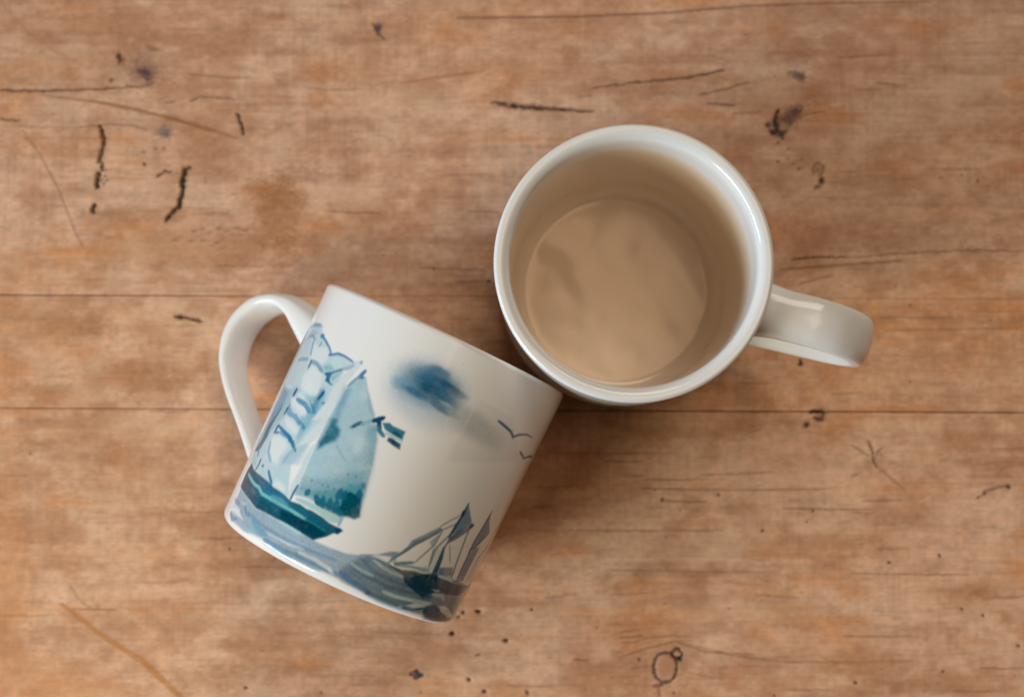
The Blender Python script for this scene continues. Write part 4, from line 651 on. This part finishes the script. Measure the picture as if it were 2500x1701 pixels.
# ------------------------------------------------------------------ materials
def new_mat(name):
    m = bpy.data.materials.new(name); m.use_nodes = True
    return m, m.node_tree.nodes, m.node_tree.links, m.node_tree.nodes['Principled BSDF']
def wood():
    m, N, K, b = new_mat('worn_pine')
    at = N.new('ShaderNodeAttribute'); at.attribute_name = 'wood_colour'
    tc = N.new('ShaderNodeTexCoord')
    mp = N.new('ShaderNodeMapping'); mp.inputs['Scale'].default_value = (260, 2600, 800); K.new(tc.outputs['Object'], mp.inputs[0])
    n1 = N.new('ShaderNodeTexNoise'); n1.inputs['Scale'].default_value = 1; n1.inputs['Detail'].default_value = 5; n1.inputs['Roughness'].default_value = .65; K.new(mp.outputs[0], n1.inputs['Vector'])
    mp2 = N.new('ShaderNodeMapping'); mp2.inputs['Scale'].default_value = (1900, 1900, 1900); K.new(tc.outputs['Object'], mp2.inputs[0])
    n2 = N.new('ShaderNodeTexNoise'); n2.inputs['Scale'].default_value = 1; n2.inputs['Detail'].default_value = 3; K.new(mp2.outputs[0], n2.inputs['Vector'])
    ad = N.new('ShaderNodeMath'); ad.operation = 'ADD'; K.new(n1.outputs[0], ad.inputs[0]); K.new(n2.outputs[0], ad.inputs[1])
    mr = N.new('ShaderNodeMapRange'); mr.inputs[1].default_value = .55; mr.inputs[2].default_value = 1.45; mr.inputs[3].default_value = .86; mr.inputs[4].default_value = 1.14; K.new(ad.outputs[0], mr.inputs[0])
    mx = N.new('ShaderNodeVectorMath'); mx.operation = 'SCALE'; K.new(at.outputs['Color'], mx.inputs[0]); K.new(mr.outputs[0], mx.inputs['Scale'])
    K.new(mx.outputs[0], b.inputs['Base Color'])
    rr = N.new('ShaderNodeMapRange'); rr.inputs[1].default_value = .3; rr.inputs[2].default_value = .7; rr.inputs[3].default_value = .5; rr.inputs[4].default_value = .72; K.new(n1.outputs[0], rr.inputs[0]); K.new(rr.outputs[0], b.inputs['Roughness'])
    b.inputs['Specular IOR Level'].default_value = .25
    bp = N.new('ShaderNodeBump'); bp.inputs['Strength'].default_value = .25; bp.inputs['Distance'].default_value = .0002; K.new(ad.outputs[0], bp.inputs['Height']); K.new(bp.outputs[0], b.inputs['Normal'])
    return m
def china(name, attr):
    m, N, K, b = new_mat(name)
    tc = N.new('ShaderNodeTexCoord'); n = N.new('ShaderNodeTexNoise'); n.inputs['Scale'].default_value = 60; n.inputs['Detail'].default_value = 3; K.new(tc.outputs['Object'], n.inputs['Vector'])
    if attr:
        at = N.new('ShaderNodeAttribute'); at.attribute_name = attr; K.new(at.outputs['Color'], b.inputs['Base Color'])
    else:
        cr = N.new('ShaderNodeMapRange'); cr.inputs[3].default_value = .97; cr.inputs[4].default_value = 1.0; K.new(n.outputs[0], cr.inputs[0])
        v = N.new('ShaderNodeVectorMath'); v.operation = 'SCALE'; v.inputs[0].default_value = WHITE; K.new(cr.outputs[0], v.inputs['Scale']); K.new(v.outputs[0], b.inputs['Base Color'])
    r = N.new('ShaderNodeMapRange'); r.inputs[3].default_value = .10; r.inputs[4].default_value = .16; K.new(n.outputs[0], r.inputs[0]); K.new(r.outputs[0], b.inputs['Roughness'])
    b.inputs['IOR'].default_value = 1.5
    bp = N.new('ShaderNodeBump'); bp.inputs['Strength'].default_value = .08; bp.inputs['Distance'].default_value = .001; K.new(n.outputs[0], bp.inputs['Height']); K.new(bp.outputs[0], b.inputs['Normal'])
    return m
WHITE = (.81, .80, .785); INSIDE_SHADE = (.84, .715, .58)  # the tan paints the warm shade inside the white mug
M_wood = wood(); M_body = china('printed_china', 'glaze_and_shade_colour'); M_white = china('white_china', None)

# ------------------------------------------------------------------ table
PALE = np.array((.695, .438, .292)); MID = np.array((.52, .268, .148)); ORG = np.array((.54, .232, .086)); DRK = np.array((.20, .10, .052))
rng = random.Random(7)
DASH = []
for k in range(2300):
    x = rng.uniform(-18.5, 18.5); y = rng.uniform(-8.6, 16.5); ln = rng.choice((.15, .3, .3, .5, .8, 1.3, 2.4))*rng.uniform(.6, 1.5)
    s = rng.uniform(-.02, .02)
    DASH.append(('L', tuple(DRK*rng.uniform(.7, 1.5)), rng.uniform(.05, .30), (rng.uniform(.02, .05), rng.uniform(.01, .03)), .6, [(x, y), (x+ln*.5, y+s*ln+rng.uniform(-.01, .01)), (x+ln, y+s*ln*2)], 0.0))
for k in range(2600):                                   # pores and torn fibres
    x = rng.uniform(-18.5, 18.5); y = rng.uniform(-8.6, 16.5); ln = rng.uniform(.08, .45)
    DASH.append(('L', tuple(DRK*rng.uniform(.6, 1.3)), rng.uniform(.12, .5), (rng.uniform(.015, .035), .01), .5, [(x, y), (x+ln, y+rng.uniform(-.01, .01))], 0.0))
for k in range(700):                                    # pale rubbed flecks
    x = rng.uniform(-18.5, 18.5); y = rng.uniform(-8.6, 16.5); q = rng.uniform(.06, .30)
    DASH.append(('B', tuple(PALE*1.12), rng.uniform(.1, .38), 0, .4, (x, y, q, 0, 0, q*rng.uniform(.4, .9)), 0.0))
for k in range(260):                                    # short saw and knife nicks across the grain
    x = rng.uniform(-18.5, 18.5); y = rng.uniform(-8.6, 16.5); ln = rng.uniform(.1, .6)
    DASH.append(('L', tuple(DRK*1.5), rng.uniform(.08, .22), (.025, .015), .5, [(x, y), (x+rng.uniform(-.03, .03), y+ln)], 0.0))
for k in range(90):
    x = rng.uniform(-18.5, 18.5); y = rng.uniform(-8.6, 16.5)
    DASH.append(('B', tuple(DRK*.6), rng.uniform(.3, .7), 0, .2, (x, y, rng.uniform(.02, .05), 0, 0, rng.uniform(.02, .04)), .1))

def axis(lo, hi, dlo, dhi, step):
    """fine steps inside dlo..dhi, growing outside"""
    a = list(np.arange(max(lo, dlo), min(hi, dhi), step)); s = step
    if not a: a = [lo]
    up = [a[-1]]
    while up[-1] < hi: s = min(s*1.35, 2.0); up.append(min(up[-1]+s, hi))
    s = step; dn = [a[0]]
    while dn[-1] > lo: s = min(s*1.35, 2.0); dn.append(max(dn[-1]-s, lo))
    r = np.array(sorted(set(np.round(dn[1:]+a+up[1:], 5))))
    return r
table = bpy.data.objects.new('wooden_table', None); link(table)
table.rotation_euler = (0, 0, math.radians(-.27))
table['label'] = 'worn brown wooden table of long planks with knots and black gouges under both mugs'; table['category'] = 'table'
TH = 2.6
def plank(y0, y1, seed, tone, j0=(1, 1, 0, 1), j1=(1, 1, 0, 1)):
    xs = axis(-62, 62, -18.5, 18.3, .042)
    ys = axis(y0, y1, -8.5, 16.3, .04)
    X, Y = np.meshgrid(xs, ys)
    wy = Y + .35*(fbm(X/8, Y/4, seed)-.5) + .10*(fbm(X/1.8, Y/.9, seed+9)-.5)
    g1 = fbm(X/7, wy/.30, seed+20, 4); g2 = fbm(X/1.6, wy/.07, seed+30, 3)
    blot = fbm(X/2.6, Y/1.5, 41, 5); patch = fbm(X/1.1+3, Y/.8, 52, 4); hatch = fbm(X/.10, Y/1.4, 63, 2); fine = fbm(X/.16, Y/.12, 74, 2)
    big = fbm(X/9+5, Y/7, 85, 2)
    spot = fbm(X/.62, Y/.44, 131, 3); p = ss(.33, .67, .44*blot+.22*patch+.12*g1+.22*spot)
    o = ss(.50, .80, .62*fbm(X/2.2+40, Y/1.0, 96, 4)+.38*g1)*.75
    C = MID[None, None]*(1-p[..., None])+PALE[None, None]*p[..., None]
    C = C*(1-o[..., None])+ORG[None, None]*1.08*o[..., None]
    C = C*(1+.20*(g1-.5)+.24*(g2-.5)+.13*(hatch-.5)*ss(.42, .66, fbm(X/2.4+11, Y/2.0, 171, 3))+.06*(hatch-.5)+.28*(fine-.5)+.20*(spot-.5)+.22*(big-.5))[..., None]
    d = ss(.58, .80, g2)*.20+ss(.64, .85, g1)*.20
    C = C*(1-d[..., None])+DRK[None, None]*d[..., None]
    C = C*np.array(tone)[None, None]
    Zz = -.006*ss(.6, .85, g2)+.010*(big-.5)
    for (kd, cc, al, sw, ns, dat, dp) in DASH+MARKS:
        r = mask(kd, sw, dat, xs, ys, .02, .11 if dp or kd == 'B' else .05)
        if r is None: continue
        sl, x, y, mm = r
        wob = ns*(fbm(x/.09, y/.06, 11, 2)-.5)*1.6
        cv = cover(mm, sw, .030, wob)
        a = np.clip(al*cv*(1-ns*.9*(1-fbm(x/.22, y/.10, 12, 3)*1.6).clip(0, 1)), 0, 1)
        C[sl] = C[sl]*(1-a[..., None])+np.array(cc)[None, None]*a[..., None]
        if dp: Zz[sl] -= dp*.1*cv
    for d, j in ((Y-y0, j0), (y1-Y, j1)):                 # eased plank edges with grime in the joint
        k = j[0]+(j[1]-j[0])*ss(j[2], j[3], X)             # how open and dirty the joint is along its length
        Zz = Zz-.07*k*(1-ss(0, .05, d))**2
        gr = (.27*k*(1-ss(0, .055, d))*(.5+1.0*fbm(X/1.5, Y*0+seed, 5, 3))).clip(0, .9)[..., None]
        C = C*(1-gr)+np.array((.085, .045, .026))[None, None]*gr
    V = np.stack([X, Y, Zz], -1).reshape(-1, 3)
    n0 = len(V); nr, nc = X.shape
    me = grid_mesh('plank', V*CM, nr, nc, False)
    add_attr(me, 'wood_colour', C.reshape(-1, 3))
    me.materials.append(M_wood)
    bm = bmesh.new(); bm.from_mesh(me)                   # thickness: skirts and underside
    be = [q for q in bm.edges if q.is_boundary]
    ret = bmesh.ops.extrude_edge_only(bm, edges=be)
    vs = [q for q in ret['geom'] if isinstance(q, bmesh.types.BMVert)]
    for q in vs: q.co.z = -TH*CM
    bm.to_mesh(me); bm.free()
    o = bpy.data.objects.new('plank', me); link(o, table)
    return o
GAP = .004
tight = (.75, .04, -12.5, -3.0); long = (.55, 1.0, -14, 0)
plank(5.58+.0015, 17.6-GAP, 101, (1.0, .99, .99), tight)
plank(1.695+GAP, 5.58-.0015, 202, (1.02, .985, .95), long, tight)
plank(-10.6+GAP, 1.695-GAP, 303, (1.03, 1.01, .99), j1=long)
plank(17.6+GAP, 30, 404, (.98, .97, .95)); plank(-23, -10.6-GAP, 505, (1.0, .98, .95))

# ------------------------------------------------------------------ mug
R0, RB, H = 4.10, 3.97, 8.08                               # rim radius, foot radius, height
def profile():
    """(radius, height, on outer wall?) from the middle of the inside floor over the lip and down to the foot"""
    P = [(float(q), .62+.025*(q/3)**2) for q in np.linspace(0, 2.98, 26)]
    for k in range(1, 13):                                  # cove between floor and wall
        a = math.radians(-90+90*k/12); P.append((3.02+.56*math.cos(a), 1.22+.575*math.sin(a)))
    for z in np.linspace(1.5, 7.3, 18): P.append((3.58+.06*(z-1.2)/6.1, z))
    for k in range(1, 10):                                  # inner slope of the lip
        a = math.radians(180-90*k/9*1.0); P.append((3.94+.30*math.cos(a), 7.76+.315*math.sin(a)))
    for k in range(1, 9):
        a = math.radians(90-90*k/8); P.append((R0-.125+.125*math.cos(a), 7.945+.135*math.sin(a)))
    n0 = len(P)
    zs = np.arange(7.925, .36, -.025)
    for z in zs: P.append((RB+(R0-RB)*z/7.83, float(z)))
    n1 = len(P)
    for k in range(1, 11):
        a = math.radians(-90*k/10); P.append((RB-.34+.345*math.cos(a), .36+.32*math.sin(a)))
    for r, z in ((3.45, .0), (3.2, .0), (3.05, .10), (2.9, .16), (1.5, .17), (0.0, .17)): P.append((r, z))
    return P, n0, n1
def mug_body():
    P, n0, n1 = profile()
    s0, s1 = .9, 15.4                                       # arc lengths of the front picture
    full = 2*math.pi*4.06
    S = np.concatenate([np.arange(s0, s1, .025), np.arange(s1, full+s0, .05)])
    S = S[S < full+s0-.02]
    az = S/4.06
    V = np.array([[(r*math.cos(a), r*math.sin(a), z) for a in (0,)] for r, z in P])[:, 0]
    r = V[:, 0][:, None]; z = V[:, 2][:, None]
    X = r*np.cos(az)[None]; Y = r*np.sin(az)[None]; Z = z+0*az[None]
    fl = np.where((np.arange(len(P)) < 40)[:, None], 1.0, 0.0)
    Z = Z+fl*.050*(fbm(X/1.3+7, Y/1.3, 55, 2)-.5)*ss(0, 1.2, r)
    nr, nc = X.shape
    C = np.tile(np.array(WHITE), (nr, nc, 1)).astype(float)
    rows = np.arange(n0-4, n1+9)                              # rows that can carry the picture (top to bottom)
    order = rows[::-1]; zz = np.array([P[k][1] for k in order]); zz = np.maximum.accumulate(zz+np.arange(len(zz))*1e-7)
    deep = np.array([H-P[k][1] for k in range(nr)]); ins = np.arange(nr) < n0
    shade_tint = np.where(ins, ss(1.35, 1.70, deep), 0)[:, None, None]  # interior shade put into the colour, from a soft level line downwards
    C = C*(1-shade_tint)+np.array(INSIDE_SHADE)[None, None]*shade_tint
    A = C[order].copy()
    SX, ZZ = np.meshgrid(S, zz)
    wash = fbm(SX/.5, ZZ/.35, 3, 4); streak = fbm(SX/1.4, (ZZ+.12*np.sin(SX*1.1))/.10, 4, 4); fine = fbm(SX/.07, ZZ/.07, 8, 2)
    def draw(prims, ds=0.0):
        for (kd, g, cc, al, sw, ns, dat) in prims:
            if ds: dat = [(a+ds, b) for a, b in dat] if kd != 'B' else [dat[0]+ds]+list(dat[1:])
            q = mask(kd, sw, dat, S, zz, .012)
            if q is None: continue
            sl, x, y, mm = q
            nz = streak[sl] if g == 'S' else wash[sl]
            wob = ns*(wash[sl]-.5)*.6+(fine[sl]-.5)*.15
            cv = cover(mm, sw if kd != 'P' else sw*1.4, .026, wob)
            a = al*cv*np.clip(1.05+ns*1.8*(nz-.5), 0, 1.2)*(1+.18*(fine[sl]-.5))
            a = np.clip(a, 0, 1)[..., None]
            A[sl] = A[sl]*(1-a)+np.array(cc)[None, None]*a
    # the sea runs right round the mug; the far side carries another small ship
    top = 1.05+.16*np.sin(SX*.7+1)+.1*(wash-.5); bot = .34+.25*(fbm(SX/1.6, SX*0, 6, 3)-.2)
    back = ss(s1-1.2, s1-.4, SX)*(1-ss(full+s0-1.2, full+s0-.2, SX))
    a = (1-ss(top-.06, top+.06, ZZ))*ss(bot-.05, bot+.05, ZZ)*back*(.55+.45*streak)
    A[:] = A*(1-a[..., None])+np.array((.20, .26, .34))[None, None]*a[..., None]
    draw([q for q in PRINT if q[1] == 'B'], 8.6)
    draw(PRINT)
    def soften(img, n):                                      # the print's colours bleed a little under the glaze
        for ax in (0, 1):
            k = np.exp(-np.linspace(-2, 2, 2*n+1)**2/2); k /= k.sum()
            p = np.concatenate([np.repeat(np.take(img, [0], ax), n, ax), img, np.repeat(np.take(img, [-1], ax), n, ax)], ax)
            img = sum(k[q]*np.take(p, range(q, q+img.shape[ax]), ax) for q in range(2*n+1))
        return img
    A[:] = soften(A, 1)
    gran = fbm(SX/.045, ZZ/.045, 19, 2); ink = 1-A.mean(-1)/.8
    A[:] = A*(1+(.45*ink*(gran-.5)+.5*ink*(wash-.5))[..., None])
    # brush streaks inside the sea wash
    blue = (A[..., 2]-A[..., 0] > .03) & (ZZ < 1.7)
    k = np.where(blue, 1+.55*(streak-.5), 1.0)[..., None]
    A[:] = np.clip(A*k, 0, .82)
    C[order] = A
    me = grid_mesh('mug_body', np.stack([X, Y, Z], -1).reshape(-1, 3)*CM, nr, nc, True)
    add_attr(me, 'glaze_and_shade_colour', C.reshape(-1, 3)); me.flip_normals(); me.materials.append(M_body)
    return me
def cr(pts, n):
    """Catmull-Rom through pts"""
    p = np.array(pts, float); p = np.vstack([2*p[0]-p[1], p, 2*p[-1]-p[-2]]); out = []
    for k in range(1, len(p)-2):
        for t in np.linspace(0, 1, n, endpoint=False):
            a, b, c, d = p[k-1:k+3]
            out.append(.5*((2*b)+(-a+c)*t+(2*a-5*b+4*c-d)*t*t+(-a+3*b-3*c+d)*t**3))
    out.append(p[-2]); return np.array(out)
def mug_handle():
    O = [(3.85, 7.00), (4.40, 7.15), (4.85, 7.24), (5.30, 7.31), (5.80, 7.33), (6.44, 7.19), (6.93, 6.95), (7.32, 6.64), (7.63, 6.16), (7.78, 5.56), (7.71, 4.92), (7.46, 4.35), (7.25, 4.06), (6.82, 3.60), (6.31, 3.16), (5.74, 2.74), (5.24, 2.35), (4.73, 1.92), (4.25, 1.50), (3.80, 1.05)]
    I = [(3.85, 5.35), (4.25, 5.58), (4.70, 5.84), (5.33, 6.25), (5.68, 6.50), (6.02, 6.65), (6.28, 6.67), (6.59, 6.56), (6.84, 6.33), (7.10, 5.93), (7.20, 5.46), (7.14, 4.94), (6.94, 4.44), (6.60, 4.03), (6.29, 3.76), (5.91, 3.43), (5.52, 3.15), (5.10, 2.82), (4.5, 2.36), (3.80, 1.80)]
    o = cr(O, 7); i = cr(I, 7); n = len(o); V = []; m = 40
    for k in range(n):
        u = k/(n-1); c = (o[k]+i[k])/2; h = (o[k]-i[k])/2; hw = .76-.10*ss(.3, 1, np.array(u))+.10*(1-ss(0, .12, np.array(u)))
        for q in range(m):
            a = 2*math.pi*q/m; ca, sa = math.cos(a), math.sin(a)
            ex = 2/2.9
            x = abs(ca)**ex*(1 if ca > 0 else -1); y = abs(sa)**ex*(1 if sa > 0 else -1)
            d = c+h*x*(1-.10*y*y)
            V.append((d[0], hw*y, d[1]))
    me = grid_mesh('mug_handle', np.array(V)*CM, n, m, True); me.materials.append(M_white)
    bm = bmesh.new(); bm.from_mesh(me); bmesh.ops.holes_fill(bm, edges=[e for e in bm.edges if e.is_boundary]); bmesh.ops.recalc_face_normals(bm, faces=bm.faces); bm.to_mesh(me); bm.free()
    return me
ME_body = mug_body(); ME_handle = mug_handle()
def mug(label):
    t = bpy.data.objects.new('mug', None); link(t)
    t['label'] = label; t['category'] = 'mug'; t['group'] = 'white china mugs with blue ship pictures'
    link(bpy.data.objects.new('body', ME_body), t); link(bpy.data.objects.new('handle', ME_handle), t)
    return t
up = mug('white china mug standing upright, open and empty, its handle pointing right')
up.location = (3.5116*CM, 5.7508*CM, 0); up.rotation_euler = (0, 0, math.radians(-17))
ly = mug('white china mug lying on its side, blue sailing ships and birds painted on it')
# lying: axis along the table, turned so that the handle rests on the wood
yaw, phi = 1.1299, math.radians(27.0)
a = Vector((math.cos(yaw), math.sin(yaw), 0)); l = Vector((0, 0, 1)).cross(a); u = Vector((0, 0, 1))
ex = l*math.cos(phi)-u*math.sin(phi); ey = u*math.cos(phi)+l*math.sin(phi)
B3 = Matrix((ex, ey, a)).transposed()
tilt = math.atan((R0-RB)/7.83)
B3 = Matrix.Rotation(-tilt, 3, l) @ B3
ctr = Vector((-3.8359, 0.1657, 4.06))
base = ctr-(B3 @ Vector((0, 0, H/2)))
ly.matrix_world = Matrix.Translation(base*CM) @ B3.to_4x4()
# settle on the table
bpy.context.view_layer.update()
lo = 9
for me in (ME_body,):
    co = np.empty(len(me.vertices)*3, np.float32); me.vertices.foreach_get('co', co); co = co.reshape(-1, 3)
    z = co @ np.array([B3[2][0], B3[2][1], B3[2][2]])+base.z*CM; lo = min(lo, z.min())
co = np.empty(len(ME_handle.vertices)*3, np.float32); ME_handle.vertices.foreach_get('co', co); co = co.reshape(-1, 3)
hz = (co @ np.array([B3[2][0], B3[2][1], B3[2][2]])+base.z*CM).min()
print('body low', lo*1000, 'mm handle low', hz*1000, 'mm')
ly.location.z -= lo
